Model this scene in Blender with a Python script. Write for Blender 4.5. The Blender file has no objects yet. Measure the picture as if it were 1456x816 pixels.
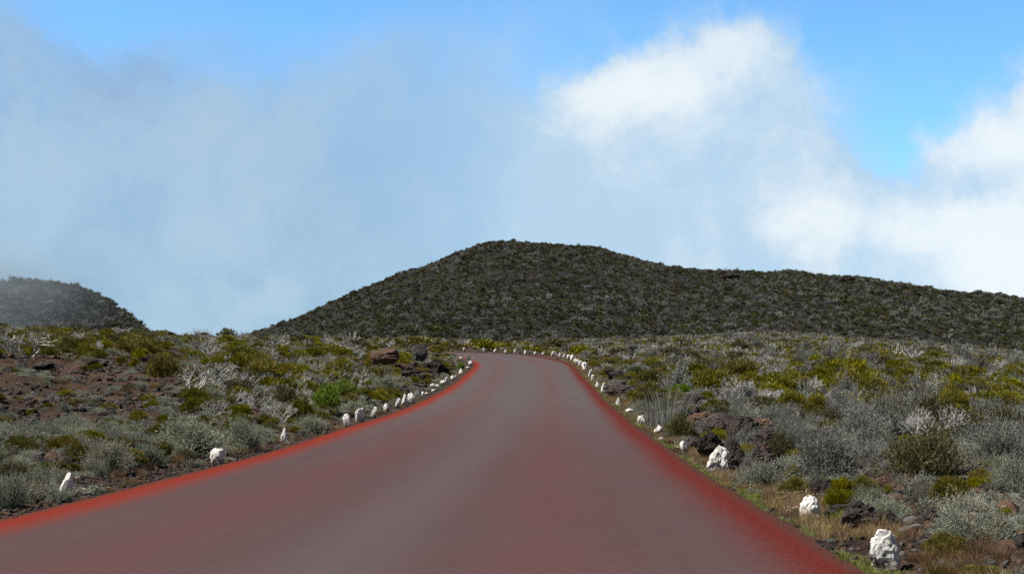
import bpy, math, random
import numpy as np
from mathutils import Vector, Matrix

S = bpy.context.scene
C = S.collection
rng = np.random.default_rng(11)
random.seed(11)

# ------------------------------------------------------------------ camera
F = 2022.0                    # focal length in photo pixels (photo 1456 wide)
PITCH = math.atan(139.6 / F)
CAMZ = 1.2
cam_d = bpy.data.cameras.new('camera')
cam = bpy.data.objects.new('camera', cam_d)
C.objects.link(cam)
cam.location = (0, 0, CAMZ)
cam.rotation_euler = (math.pi / 2 + PITCH, 0, 0)
cam_d.sensor_width = 36.0
cam_d.lens = 36.0 * F / 1456
cam_d.clip_start = 0.1
cam_d.clip_end = 20000
S.camera = cam

# ------------------------------------------------------------------ sun, sky, exposure
SUN_EL, SUN_AZ = math.radians(56), math.radians(-98)      # azimuth from +Y, negative = to the west side
sd = bpy.data.lights.new('sun', 'SUN')
sd.energy = 5.0
sd.angle = math.radians(0.53)
sd.color = (1.0, 0.94, 0.84)
sun = bpy.data.objects.new('sun', sd)
C.objects.link(sun)
to_sun = Vector((math.sin(SUN_AZ) * math.cos(SUN_EL), math.cos(SUN_AZ) * math.cos(SUN_EL), math.sin(SUN_EL)))
sun.rotation_euler = to_sun.to_track_quat('Z', 'Y').to_euler()
S.view_settings.view_transform = 'Standard'
S.view_settings.look = 'None'
EXPO = 0.42
S.view_settings.exposure = EXPO
S.view_settings.gamma = 1.0
S.view_settings.use_curve_mapping = False
S.cycles.use_denoising = False


class NT:
    """small helper for writing node trees"""
    def __init__(self, tree):
        self.t = tree
        self.t.nodes.clear()

    def n(self, typ, **kw):
        nd = self.t.nodes.new(typ)
        for k, v in kw.items():
            setattr(nd, k, v)
        return nd

    def link(self, a, b):
        self.t.links.new(a, b)

    def put(self, sock, v):
        if hasattr(v, 'is_output'):
            self.t.links.new(v, sock)
        else:
            if isinstance(v, (tuple, list)) and len(v) == 3 and sock.type == 'RGBA':
                v = (*v, 1)
            sock.default_value = v

    def m(self, op, a, b=None, c=None, clamp=False):
        nd = self.n('ShaderNodeMath', operation=op, use_clamp=clamp)
        self.put(nd.inputs[0], a)
        if b is not None:
            self.put(nd.inputs[1], b)
        if c is not None:
            self.put(nd.inputs[2], c)
        return nd.outputs[0]

    def ss(self, x, lo, hi):
        nd = self.n('ShaderNodeMapRange', interpolation_type='SMOOTHSTEP')
        self.put(nd.inputs['Value'], x)
        nd.inputs['From Min'].default_value = lo
        nd.inputs['From Max'].default_value = hi
        return nd.outputs[0]

    def mix(self, f, a, b, blend='MIX'):
        nd = self.n('ShaderNodeMix', data_type='RGBA', blend_type=blend)
        self.put(nd.inputs[0], f)
        self.put(nd.inputs[6], a)
        self.put(nd.inputs[7], b)
        return nd.outputs[2]

    def noise(self, vec, scale, detail=4, rough=0.55, dist=0.0, dims='3D', color=False):
        nd = self.n('ShaderNodeTexNoise', noise_dimensions=dims)
        if vec is not None:
            self.put(nd.inputs['Vector'], vec)
        nd.inputs['Scale'].default_value = scale
        nd.inputs['Detail'].default_value = detail
        nd.inputs['Roughness'].default_value = rough
        nd.inputs['Distortion'].default_value = dist
        return nd.outputs['Color' if color else 'Fac']


SKY_S = 0.1
w = bpy.data.worlds.new('World')
S.world = w
w.use_nodes = True
T = NT(w.node_tree)
bg = T.n('ShaderNodeBackground')
bg.inputs['Strength'].default_value = SKY_S
out = T.n('ShaderNodeOutputWorld')
T.link(bg.outputs[0], out.inputs['Surface'])
sky = T.n('ShaderNodeTexSky', sky_type='NISHITA')
sky.sun_disc = False
sky.sun_elevation = SUN_EL
sky.sun_rotation = SUN_AZ
sky.altitude = 2200
sky.air_density = 1.0
sky.dust_density = 0.3
sky.ozone_density = 2.0
geo = T.n('ShaderNodeTexCoord')
sep = T.n('ShaderNodeSeparateXYZ')
T.link(geo.outputs['Generated'], sep.inputs[0])
az = T.m('ARCTAN2', sep.outputs[0], sep.outputs[1])
el = T.m('ARCSINE', sep.outputs[2])
# cloud bank coordinates: azimuth and elevation in thousands of 1/2022 rad
cx = T.m('MULTIPLY', az, 2.022)
cy = T.m('MULTIPLY', el, 2.022)
cmb = T.n('ShaderNodeCombineXYZ')
T.link(cx, cmb.inputs[0])
T.link(cy, cmb.inputs[1])
wv = T.noise(cmb.outputs[0], 3.2, 6, 0.6, color=True)
wsub = T.n('ShaderNodeVectorMath', operation='SUBTRACT')
T.link(wv, wsub.inputs[0])
wsub.inputs[1].default_value = (0.5, 0.5, 0.5)
wsc = T.n('ShaderNodeVectorMath', operation='SCALE')
T.link(wsub.outputs[0], wsc.inputs[0])
wsc.inputs['Scale'].default_value = 0.20
wad = T.n('ShaderNodeVectorMath', operation='ADD')
T.link(cmb.outputs[0], wad.inputs[0])
T.link(wsc.outputs[0], wad.inputs[1])


def blob(px, py, rx, ry, amp=1.0, rot=0.0):
    """soft cloud lump centred on a compass direction"""
    mp = T.n('ShaderNodeMapping', vector_type='TEXTURE')
    T.link(wad.outputs[0], mp.inputs['Vector'])
    mp.inputs['Location'].default_value = ((px - 728) / 1000, (547.6 - py) / 1000, 0)
    mp.inputs['Rotation'].default_value = (0, 0, math.radians(rot))
    mp.inputs['Scale'].default_value = (rx / 1000, ry / 1000, 1)
    ln = T.n('ShaderNodeVectorMath', operation='LENGTH')
    T.link(mp.outputs[0], ln.inputs[0])
    s = T.m('MULTIPLY', ln.outputs['Value'], ln.outputs['Value'])
    g = T.m('EXPONENT', T.m('MULTIPLY', s, -1.0))
    return T.m('MULTIPLY', g, amp)


def addall(lst):
    r = lst[0]
    for x in lst[1:]:
        r = T.m('ADD', r, x)
    return r


nf = T.noise(wad.outputs[0], 5.0, 7, 0.62)
nf2 = T.noise(wad.outputs[0], 13.0, 7, 0.62)
nf3 = T.noise(wad.outputs[0], 8.0, 7, 0.66)
# grey-blue mist bank
mist = addall([blob(-40, 330, 330, 330, 1.1), blob(330, 330, 420, 270, 1.0), blob(700, 330, 330, 280, 0.75),
               blob(620, 90, 130, 110, 0.35), blob(1050, 380, 420, 240, 0.7), blob(300, 560, 900, 120, .6),
               blob(0, 110, 110, 80, 0.3), blob(160, 70, 90, 55, -.55), blob(420, 20, 160, 55, -.5), blob(290, 130, 60, 40, -.15), blob(-500, 300, 380, 360, 1.0),
               blob(560, 620, 3000, 110, 0.7)])
mist = T.m('ADD', mist, T.m('MULTIPLY', T.m('SUBTRACT', nf, 0.5), 1.1))
mist = T.m('ADD', mist, T.m('MULTIPLY', T.m('SUBTRACT', nf3, 0.5), 0.7))
mist_m = T.ss(mist, 0.0, 1.3)
# sunlit cloud: how much of the sky it covers, and where it shines
cover = addall([blob(950, 140, 160, 95, 0.95, 8), blob(1045, 100, 75, 75, 0.55), blob(850, 190, 75, 90, 0.5), blob(1030, 240, 190, 130, 0.7),
                blob(1100, 360, 330, 130, 1.0), blob(820, 360, 260, 170, 0.5),
                blob(1440, 245, 135, 95, 1.25), blob(1420, 390, 260, 110, 1.3),
                blob(1800, 260, 260, 220, 0.9), blob(2300, 300, 300, 180, 0.8),
                blob(1215, 170, 70, 110, -0.3, 20), blob(1240, 235, 60, 55, -0.2)])
cover = T.m('ADD', cover, T.m('MULTIPLY', T.m('SUBTRACT', nf3, 0.5), 0.7))
cover = T.m('ADD', cover, T.m('MULTIPLY', T.m('SUBTRACT', nf, 0.5), 1.0))
cover = T.m('ADD', cover, T.m('MULTIPLY', T.m('SUBTRACT', nf2, 0.5), 0.5))
white_m = T.ss(cover, 0.2, .92)
shine = addall([blob(950, 115, 120, 60, 0.7, 8), blob(835, 165, 50, 60, 0.45), blob(1000, 215, 170, 120, .25), blob(1180, 290, 150, 90, .08), blob(1040, 75, 45, 45, 0.4), blob(1150, 335, 75, 55, 0.55),
                blob(1420, 210, 110, 60, 0.8), blob(1440, 380, 190, 90, 1.0), blob(1330, 330, 90, 60, 0.4), blob(1395, 265, 50, 30, -0.3), blob(1900, 250, 300, 200, .8)])
shine = T.m('ADD', shine, T.m('MULTIPLY', T.m('SUBTRACT', nf3, 0.5), 1.5))
shine_m = T.ss(shine, 0.02, 0.95)
# broken cloud elsewhere round the sky
far_n = T.noise(geo.outputs['Generated'], 2.6, 7, 0.6)
far_m = T.m('MULTIPLY', T.ss(far_n, 0.58, 0.78), T.ss(T.m('ABSOLUTE', az), 0.6, 1.3))


def lin(*rgb):
    return tuple(((c / 255 / 12.92) if c <= 10 else ((c / 255 + 0.055) / 1.055) ** 2.4) for c in rgb)


def skycol(*rgb):
    return tuple(x / SKY_S / 2 ** EXPO for x in lin(*rgb))


boost = T.mix(T.m('MAXIMUM', T.ss(el, .24, .5), T.ss(T.m('ABSOLUTE', az), .45, 1.0)), (1.03, 1.58, 1.78), (.39, .37, .34))  # dims the unseen sky above and beside the view to cut fill light
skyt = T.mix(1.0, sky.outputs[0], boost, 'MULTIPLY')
mistcol = T.mix(T.ss(el, .22, .06), skycol(146, 186, 226), skycol(150, 181, 206))
mistcol = T.mix(T.ss(T.noise(wad.outputs[0], 2.4, 6, 0.62), .38, .66), mistcol, skycol(174, 199, 219))
mistcol = T.mix(T.m('MULTIPLY', T.ss(T.noise(wad.outputs[0], 4.1, 6, 0.62), .5, .7), .5), mistcol, skycol(136, 166, 200))
mistcol = T.mix(T.ss(az, -.16, .12), mistcol, skycol(180, 211, 237))
lo = T.m('MULTIPLY', T.ss(el, 0.16, 0.02), 0.5)
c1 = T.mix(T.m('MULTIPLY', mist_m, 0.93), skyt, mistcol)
c2 = T.mix(T.m('MULTIPLY', white_m, 0.93), c1, T.mix(shine_m, skycol(184, 213, 237), skycol(241, 248, 250)))
c3 = T.mix(far_m, c2, skycol(150, 165, 185))
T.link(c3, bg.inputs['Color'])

# ------------------------------------------------------------------ numeric noise
_perm = np.random.default_rng(5).random(65536)


def vnoise(x, y, seed=0):
    xi = np.floor(x).astype(np.int64)
    yi = np.floor(y).astype(np.int64)
    fx, fy = x - xi, y - yi
    fx, fy = fx * fx * (3 - 2 * fx), fy * fy * (3 - 2 * fy)
    h = lambda a, b: _perm[((a * 73856093) ^ (b * 19349663) ^ (seed * 83492791 + 1013)) & 65535]
    return (h(xi, yi) * (1 - fx) + h(xi + 1, yi) * fx) * (1 - fy) + (h(xi, yi + 1) * (1 - fx) + h(xi + 1, yi + 1) * fx) * fy - 0.5


def fbm(x, y, octs=4, seed=0, gain=0.5):
    a, s, r = 1.0, 1.0, 0.0
    for k in range(octs):
        r = r + a * vnoise(x * s + 17.3 * k, y * s - 9.1 * k, seed + k)
        a *= gain
        s *= 2.03
    return r


def sstep(x, a, b):
    t = np.clip((x - a) / (b - a), 0, 1)
    return t * t * (3 - 2 * t)


# ------------------------------------------------------------------ road line
ZP = np.array([(-4000, 0), (0, 0), (17, 0.0), (21, .01), (25.7, .05), (33.6, .19), (42, .31), (50.7, .50), (58.5, .74), (66, 1.02), (76.5, 1.41),
               (87, 1.91), (95, 2.33), (107, 2.98), (119, 3.76), (126, 4.14), (135, 4.40), (160, 4.6), (400, 4.7)], float)


def Zroad(y):
    y = np.asarray(y, float)
    r = 0
    for dd, wt in ((-4, .2), (-2, .2), (0, .2), (2, .2), (4, .2)):
        r = r + wt * np.interp(y + dd, ZP[:, 0], ZP[:, 1])
    return r


CL = [(-2.4, -30), (-1.75, -10), (-1.42, 3), (-1.1, 12.8), (-.97, 17.1), (-.86, 20.9), (-.68, 25.7), (-.50, 33.6), (-.22, 42), (0.0, 50.7), (.18, 58.5), (.38, 66),
      (.55, 76.5), (.68, 87), (.8, 94), (.75, 101), (.3, 107), (-.8, 112.6), (-2.6, 117.4), (-5.4, 121), (-9, 123.3), (-14, 124.6), (-22, 125.5), (-34, 126), (-60, 125)]


def catmull(P, step=0.35):
    P = np.array(P, float)
    P = np.vstack([2 * P[0] - P[1], P, 2 * P[-1] - P[-2]])
    o = []
    for i in range(1, len(P) - 2):
        n = max(2, int(np.linalg.norm(P[i + 1] - P[i]) / step))
        t = np.linspace(0, 1, n, endpoint=False)[:, None]
        p0, p1, p2, p3 = P[i - 1], P[i], P[i + 1], P[i + 2]
        o.append(.5 * ((2 * p1) + (-p0 + p2) * t + (2 * p0 - 5 * p1 + 4 * p2 - p3) * t ** 2 + (-p0 + 3 * p1 - 3 * p2 + p3) * t ** 3))
    o.append(P[-2][None])
    return np.vstack(o)


RC = catmull(CL)
_tan = np.gradient(RC, axis=0)
_tan /= np.linalg.norm(_tan, axis=1)[:, None]
_nrm = np.stack([_tan[:, 1], -_tan[:, 0]], 1)        # towards the east verge
RS = np.concatenate([[0], np.cumsum(np.linalg.norm(np.diff(RC, axis=0), axis=1))])
HW = 3.5


def road_dist(x, y):
    """distance from road centre line, signed: + on the east side"""
    x = np.atleast_1d(np.asarray(x, float)).ravel()
    y = np.atleast_1d(np.asarray(y, float)).ravel()
    best = np.full(x.shape, 1e9)
    sgn = np.ones(x.shape)
    near = (y < 150) & (y > -60) & (np.abs(x) < 80)
    idx = np.nonzero(near)[0]
    sub = RC[::2]
    sn = _nrm[::2]
    for a in range(0, len(idx), 20000):
        j = idx[a:a + 20000]
        dx = x[j][:, None] - sub[None, :, 0]
        dy = y[j][:, None] - sub[None, :, 1]
        d2 = dx * dx + dy * dy
        k = d2.argmin(1)
        r = np.arange(len(j))
        best[j] = np.sqrt(d2[r, k])
        sgn[j] = np.sign(dx[r, k] * sn[k, 0] + dy[r, k] * sn[k, 1])
    return best, sgn


# ------------------------------------------------------------------ terrain from sight lines: picture row of the ground at a distance
COLS = {
    -700: [(8, 770), (13, 690), (20, 640), (30, 600), (45, 560), (60, 530), (90, 500), (130, 490), (200, 505), (260, 515)],
    0: [(8, 790), (12.8, 737), (18, 672), (25, 602), (35, 560), (47, 524), (54, 506), (62, 499), (88, 480), (115, 477), (150, 486), (260, 515)],
    150: [(8, 798), (12.8, 737), (15.5, 704), (20, 650), (28, 598), (38, 560), (50, 522), (60, 505), (88, 485), (115, 481), (150, 490), (260, 515)],
    300: [(8, 799), (12.8, 737), (20, 668), (27, 615), (36, 575), (50, 540), (66, 513), (88, 494), (115, 486), (150, 492), (260, 508)],
    420: [(8, 799), (12.8, 737), (20, 669), (27, 631), (36, 592), (48, 558), (64, 530), (88, 502), (115, 487), (150, 486), (260, 500)],
    520: [(8, 799), (12.8, 737), (20, 669), (27, 633), (36, 598), (48, 572), (64, 543), (88, 514), (115, 492), (150, 489), (260, 497)],
    620: [(8, 799), (12.8, 737), (20, 669), (27, 633), (36, 601), (48, 579), (60, 561), (75, 543), (95, 517), (115, 500), (135, 492), (160, 489), (260, 493)],
    740: [(8, 799), (12.8, 737), (20, 669), (27, 633), (36, 601), (48, 579), (60, 561), (75, 543), (95, 521), (119, 504.5), (135, 500), (150, 497), (200, 492), (260, 490)],
    850: [(8, 799), (12.8, 737), (20, 669), (27, 633), (36, 601), (48, 579), (60, 560), (75, 541), (95, 518), (119, 504), (135, 498.5), (160, 495), (215, 488), (260, 488)],
    950: [(8, 799), (12.8, 737), (20, 669), (27, 634), (36, 600), (48, 570), (65, 544), (95, 518), (130, 499), (170, 490), (220, 484), (260, 484)],
    1100: [(8, 799), (12.8, 737), (17.5, 688), (23, 645), (32, 600), (43, 569), (62, 541), (95, 514), (140, 492), (205, 478), (260, 480)],
    1300: [(8, 801), (11, 762), (15, 709), (20, 664), (26, 628), (34, 597), (47, 564), (70, 533), (110, 508), (160, 495), (220, 492), (260, 492)],
    1456: [(8, 801), (11, 762), (15, 709), (20, 664), (27, 628), (36, 597), (50, 564), (78, 535), (120, 516), (160, 509), (220, 508), (260, 506)],
    2200: [(8, 801), (13, 731), (20, 664), (30, 616), (50, 575), (80, 550), (120, 534), (200, 525), (260, 522)],
}
_cp = np.array(sorted(COLS))
_lt = np.linspace(math.log(4), math.log(300), 240)
_th = np.linspace(-0.62, 0.62, 311)
_tab = []
for c in _cp:
    a = np.array(COLS[c], float)
    z = CAMZ + (547.6 - a[:, 1]) / F * a[:, 0]
    _tab.append(np.interp(np.exp(_lt), np.concatenate([[4, 6], a[:, 0]]), np.concatenate([[0, 0], z])))
_tab = np.array(_tab)
_cth = np.arctan((_cp - 728) / F)
_T2 = np.empty((len(_th), len(_lt)))
for j in range(len(_lt)):
    _T2[:, j] = np.interp(_th, _cth, _tab[:, j])
for axis, rad in ((0, 4), (1, 4)):
    ker = np.hanning(2 * rad + 3)[1:-1]
    ker /= ker.sum()
    pad = [(0, 0), (0, 0)]
    pad[axis] = (rad, rad)
    P_ = np.pad(_T2, pad, mode='edge')
    _T2 = np.apply_along_axis(lambda v: np.convolve(v, ker, 'valid'), axis, P_)


def H(x, y, relief=True):
    shp = np.shape(x)
    x = np.asarray(x, float).ravel()
    y = np.asarray(y, float).ravel()
    th = np.arctan2(x, y)
    r = np.hypot(x, y)
    thc = np.clip(th, -.6, .6)
    d = np.clip(r * np.cos(thc), 4.1, 295)
    fi = (thc - _th[0]) / (_th[1] - _th[0])
    fj = (np.log(d) - _lt[0]) / (_lt[1] - _lt[0])
    i = np.clip(fi.astype(int), 0, len(_th) - 2)
    j = np.clip(fj.astype(int), 0, len(_lt) - 2)
    a, b = fi - i, fj - j
    z = (_T2[i, j] * (1 - a) + _T2[i + 1, j] * a) * (1 - b) + (_T2[i, j + 1] * (1 - a) + _T2[i + 1, j + 1] * a) * b
    back = sstep(np.abs(th), 0.9, 1.7)
    z = z * (1 - back * .7)
    rd, sg = road_dist(x, y)
    if relief:
        amp = sstep(rd, 4.2, 8) * np.clip(d / 40, .35, 1.6)
        z = z + amp * (0.34 * fbm(x / 3.1, y / 3.1, 4, 3) + .2 * np.abs(fbm(x / 1.1, y / 1.1, 3, 9)))
    zr = Zroad(y)
    k = sstep(rd, 3.55, 5.6)
    z = (zr - 0.05 - .16 * sstep(3.5 - rd, 0, .3)) * (1 - k) + z * k
    return z.reshape(shp)


def h1(x, y):
    return float(H(np.array([x]), np.array([y]))[0])


_cp_, _sp_ = math.cos(PITCH), math.sin(PITCH)


def ray(px, py):
    cxx, cyy = (px - 728) / F, (408 - py) / F
    return np.array([cxx, _cp_ - cyy * _sp_, _sp_ + cyy * _cp_])


def project(x, y, z):
    z = z - CAMZ
    fwd = y * _cp_ + z * _sp_
    up = -y * _sp_ + z * _cp_
    return 728 + F * x / fwd, 408 - F * up / fwd


def ground_at(px, py, dmin=8, dmax=230):
    v = ray(px, py)
    d = np.exp(np.linspace(math.log(dmin), math.log(dmax), 700))
    X, Y, Z = v[0] * d / v[1], d, CAMZ + v[2] * d / v[1]
    hz = H(X, Y)
    below = np.nonzero(Z < hz)[0]
    k = below[0] if len(below) else int(np.argmin(Z - hz))
    return float(X[k]), float(Y[k]), float(hz[k])


# ------------------------------------------------------------------ mesh helpers
def mesh_np(name, V, Fc, smooth=False):
    """V (n,3); Fc list of equal-length index rows (m,k)"""
    V = np.asarray(V, np.float32)
    Fc = np.asarray(Fc, np.int32)
    me = bpy.data.meshes.new(name)
    me.vertices.add(len(V))
    me.vertices.foreach_set('co', V.ravel())
    m, k = Fc.shape
    me.loops.add(m * k)
    me.loops.foreach_set('vertex_index', Fc.ravel())
    me.polygons.add(m)
    me.polygons.foreach_set('loop_start', np.arange(0, m * k, k, dtype=np.int32))
    me.polygons.foreach_set('use_smooth', np.full(m, smooth))
    me.update(calc_edges=True)
    me.validate()
    return me


def tag(o, label=None, cat=None, group=None, kind=None):
    if label:
        o['label'] = label
    if cat:
        o['category'] = cat
    if group:
        o['group'] = group
    if kind:
        o['kind'] = kind
    return o


def obj(name, me, mat=None, parent=None):
    if mat is not None and not me.materials:
        me.materials.append(mat)
    o = bpy.data.objects.new(name, me)
    C.objects.link(o)
    if parent is not None:
        o.parent = parent
    return o


def norm(v):
    return v / (np.linalg.norm(v, axis=-1, keepdims=True) + 1e-9)


# ------------------------------------------------------------------ materials
def new_mat(name):
    m = bpy.data.materials.new(name)
    m.use_nodes = True
    return m, NT(m.node_tree)


def leaf_mat(name, ca, cb, cc=None, transl=0.3, rough=0.6, nscale=1.6, hue=.12, gloss=0.25):
    """foliage: colours ca/cb by clump, cc = a third colour on some plants"""
    m, t = new_mat(name)
    tc = t.n('ShaderNodeTexCoord')
    inf = t.n('ShaderNodeObjectInfo')
    g = t.n('ShaderNodeNewGeometry')
    f = t.ss(t.noise(tc.outputs['Object'], nscale * 1.6, 4, 0.65), .32, .68)
    f2 = t.noise(g.outputs['Position'], 9.0, 2, 0.5)
    f = t.m('ADD', t.m('MULTIPLY', f, .7), t.m('MULTIPLY', f2, .3))
    col = t.mix(f, ca, cb)
    if cc:
        col = t.mix(t.m('MULTIPLY', t.ss(inf.outputs['Random'], .35, 1.0), .8), col, cc)
    hsv = t.n('ShaderNodeHueSaturation')
    t.link(col, hsv.inputs['Color'])
    rnd = t.m('FRACT', t.m('MULTIPLY', inf.outputs['Random'], 7.31))
    t.link(t.m('ADD', t.m('MULTIPLY', t.m('SUBTRACT', rnd, .5), hue * .25), .5), hsv.inputs['Hue'])
    rnd2 = t.m('FRACT', t.m('MULTIPLY', inf.outputs['Random'], 23.7))
    t.link(t.m('ADD', t.m('MULTIPLY', rnd2, .5), .75), hsv.inputs['Value'])
    t.link(t.m('ADD', t.m('MULTIPLY', rnd, .3), .85), hsv.inputs['Saturation'])
    p = t.n('ShaderNodeBsdfPrincipled')
    t.link(hsv.outputs[0], p.inputs['Base Color'])
    p.inputs['Roughness'].default_value = rough
    p.inputs['Specular IOR Level'].default_value = gloss
    tr = t.n('ShaderNodeBsdfTranslucent')
    t.link(hsv.outputs[0], tr.inputs['Color'])
    mx = t.n('ShaderNodeMixShader')
    mx.inputs[0].default_value = transl
    t.link(p.outputs[0], mx.inputs[1])
    t.link(tr.outputs[0], mx.inputs[2])
    o = t.n('ShaderNodeOutputMaterial')
    t.link(mx.outputs[0], o.inputs['Surface'])
    return m


M = {}
M['heath'] = leaf_mat('heath_leaf', (.072, .074, .010), (.32, .272, .013), (.105, .115, .013), transl=.15)
M['green'] = leaf_mat('bright_green_leaf', (.13, .21, .022), (.26, .35, .045), transl=.35)
M['dark'] = leaf_mat('dark_green_leaf', (.055, .062, .026), (.17, .16, .075), (.13, .115, .05), transl=.2)
M['silver'] = leaf_mat('silver_leaf', (.17, .19, .14), (.38, .41, .325), (.30, .29, .23), transl=.2, rough=.75)
M['greyleaf'] = leaf_mat('grey_leaf', (.13, .13, .12), (.32, .325, .30), (.19, .20, .165), transl=.15, rough=.8)
M['deadwood'] = leaf_mat('bleached_wood', (.25, .245, .235), (.54, .53, .51), transl=0, rough=.8)
M['wood'] = leaf_mat('brown_bark', (.05, .04, .035), (.12, .10, .085), transl=0, rough=.9)
M['dry'] = leaf_mat('dry_grass', (.28, .20, .10), (.46, .36, .20), (.28, .17, .10), transl=.3, rough=.8)
M['rust'] = leaf_mat('rusty_grass', (.13, .08, .04), (.24, .16, .08), transl=.3, rough=.8)
M['turf'] = leaf_mat('verge_turf', (.13, .18, .035), (.27, .30, .07), (.34, .29, .12), transl=.3)
M['flower'] = leaf_mat('cream_flower', (.75, .68, .50), (.8, .76, .66), transl=.3)


def rock_mat(name, c1, c2, c3, bumps=0.6, scale=3.0):
    m, t = new_mat(name)
    tc = t.n('ShaderNodeTexCoord')
    inf = t.n('ShaderNodeObjectInfo')
    ad = t.n('ShaderNodeVectorMath', operation='ADD')
    t.link(tc.outputs['Object'], ad.inputs[0])
    cmbr = t.n('ShaderNodeCombineXYZ')
    t.link(t.m('MULTIPLY', inf.outputs['Random'], 50.), cmbr.inputs[0])
    t.link(cmbr.outputs[0], ad.inputs[1])
    v = ad.outputs[0]
    a = t.ss(t.noise(v, scale, 6, .65), .35, .65)
    b = t.ss(t.noise(v, scale * 3.1, 5, .6), .5, .72)
    col = t.mix(a, c1, c2)
    col = t.mix(b, col, c3)
    hsv = t.n('ShaderNodeHueSaturation')
    t.link(col, hsv.inputs['Color'])
    t.link(t.m('ADD', t.m('MULTIPLY', inf.outputs['Random'], .8), .6), hsv.inputs['Value'])
    p = t.n('ShaderNodeBsdfPrincipled')
    t.link(hsv.outputs[0], p.inputs['Base Color'])
    p.inputs['Roughness'].default_value = .85
    p.inputs['Specular IOR Level'].default_value = .3
    bmp = t.n('ShaderNodeBump')
    bmp.inputs['Strength'].default_value = bumps
    bmp.inputs['Distance'].default_value = .08
    vo = t.n('ShaderNodeTexVoronoi')
    vo.inputs['Scale'].default_value = scale * 6
    t.link(v, vo.inputs['Vector'])
    hh = t.m('ADD', t.noise(v, scale * 5, 6, .7), t.m('MULTIPLY', vo.outputs['Distance'], .5))
    t.link(hh, bmp.inputs['Height'])
    t.link(bmp.outputs[0], p.inputs['Normal'])
    o = t.n('ShaderNodeOutputMaterial')
    t.link(p.outputs[0], o.inputs['Surface'])
    return m


M['lava'] = rock_mat('lava_rock', (.020, .017, .016), (.058, .048, .045), (.085, .050, .036))
M['redrock'] = rock_mat('rusty_rock', (.075, .040, .028), (.145, .085, .055), (.055, .042, .036))
M['greyrock'] = rock_mat('grey_rock', (.075, .075, .078), (.155, .15, .145), (.055, .05, .048))


def paint_mat():
    m, t = new_mat('chipped_white_paint')
    tc = t.n('ShaderNodeTexCoord')
    inf = t.n('ShaderNodeObjectInfo')
    cmbr = t.n('ShaderNodeCombineXYZ')
    t.link(t.m('MULTIPLY', inf.outputs['Random'], 40.), cmbr.inputs[0])
    ad = t.n('ShaderNodeVectorMath', operation='ADD')
    t.link(tc.outputs['Object'], ad.inputs[0])
    t.link(cmbr.outputs[0], ad.inputs[1])
    v = ad.outputs[0]
    sp = t.n('ShaderNodeSeparateXYZ')
    t.link(tc.outputs['Object'], sp.inputs[0])
    low = t.ss(sp.outputs[2], .16, .0)
    n = t.noise(v, 20, 6, .7)
    chip = t.ss(t.m('ADD', n, t.m('MULTIPLY', low, .07)), .55, .60)
    n2 = t.noise(v, 7, 4, .6)
    base = t.mix(t.m('MULTIPLY', t.ss(t.m('ADD', n2, t.m('MULTIPLY', low, .34)), .45, .8), .8), (.82, .81, .78), (.42, .33, .24))
    col = t.mix(t.m('MULTIPLY', chip, .85), base, (.10, .088, .08))
    p = t.n('ShaderNodeBsdfPrincipled')
    t.link(col, p.inputs['Base Color'])
    p.inputs['Roughness'].default_value = .7
    bmp = t.n('ShaderNodeBump')
    bmp.inputs['Strength'].default_value = .7
    bmp.inputs['Distance'].default_value = .012
    t.link(t.m('SUBTRACT', t.noise(v, 26, 6, .75), t.m('MULTIPLY', chip, .3)), bmp.inputs['Height'])
    t.link(bmp.outputs[0], p.inputs['Normal'])
    o = t.n('ShaderNodeOutputMaterial')
    t.link(p.outputs[0], o.inputs['Surface'])
    return m


M['paint'] = paint_mat()


def ground_mat(name, far=False):
    m, t = new_mat(name)
    g = t.n('ShaderNodeNewGeometry')
    P = g.outputs['Position']
    big = t.ss(t.noise(P, .05 if far else .16, 5, .6), .38, .66)
    mid = t.ss(t.noise(P, .5 if far else 1.3, 6, .65), .36, .66)
    fine = t.noise(P, 2.0 if far else 14., 6, .75)
    if far:
        c = t.mix(mid, (.016, .015, .015), (.045, .040, .037))
        c = t.mix(t.m('MULTIPLY', big, .4), c, (.045, .052, .024))
    else:
        c = t.mix(mid, (.036, .022, .017), (.105, .058, .040))
        c = t.mix(t.m('MULTIPLY', big, .6), c, (.055, .040, .035))
        c = t.mix(t.ss(fine, .52, .75), c, (.17, .125, .10))
        c = t.mix(t.ss(fine, .45, .25), c, (.022, .017, .016))
    p = t.n('ShaderNodeBsdfPrincipled')
    t.link(c, p.inputs['Base Color'])
    p.inputs['Roughness'].default_value = .95
    p.inputs['Specular IOR Level'].default_value = .15
    bmp = t.n('ShaderNodeBump')
    bmp.inputs['Strength'].default_value = 1.0
    bmp.inputs['Distance'].default_value = .9 if far else .07
    vo = t.n('ShaderNodeTexVoronoi')
    vo.inputs['Scale'].default_value = .9 if far else 16.
    t.link(P, vo.inputs['Vector'])
    t.link(t.m('ADD', fine, t.m('MULTIPLY', vo.outputs['Distance'], -.6)), bmp.inputs['Height'])
    t.link(bmp.outputs[0], p.inputs['Normal'])
    o = t.n('ShaderNodeOutputMaterial')
    t.link(p.outputs[0], o.inputs['Surface'])
    return m


M['ground'] = ground_mat('volcanic_soil')
M['hill'] = ground_mat('hill_soil', True)


RS_NEAR = float(RS[np.argmin(np.abs(RC[:, 1] - 14))])
RS_FAR = float(RS[np.argmin(np.abs(RC[:, 1] - 62))])
RS_TURN = float(RS[np.argmin(np.abs(RC[:, 1] - 115.5))])


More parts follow.
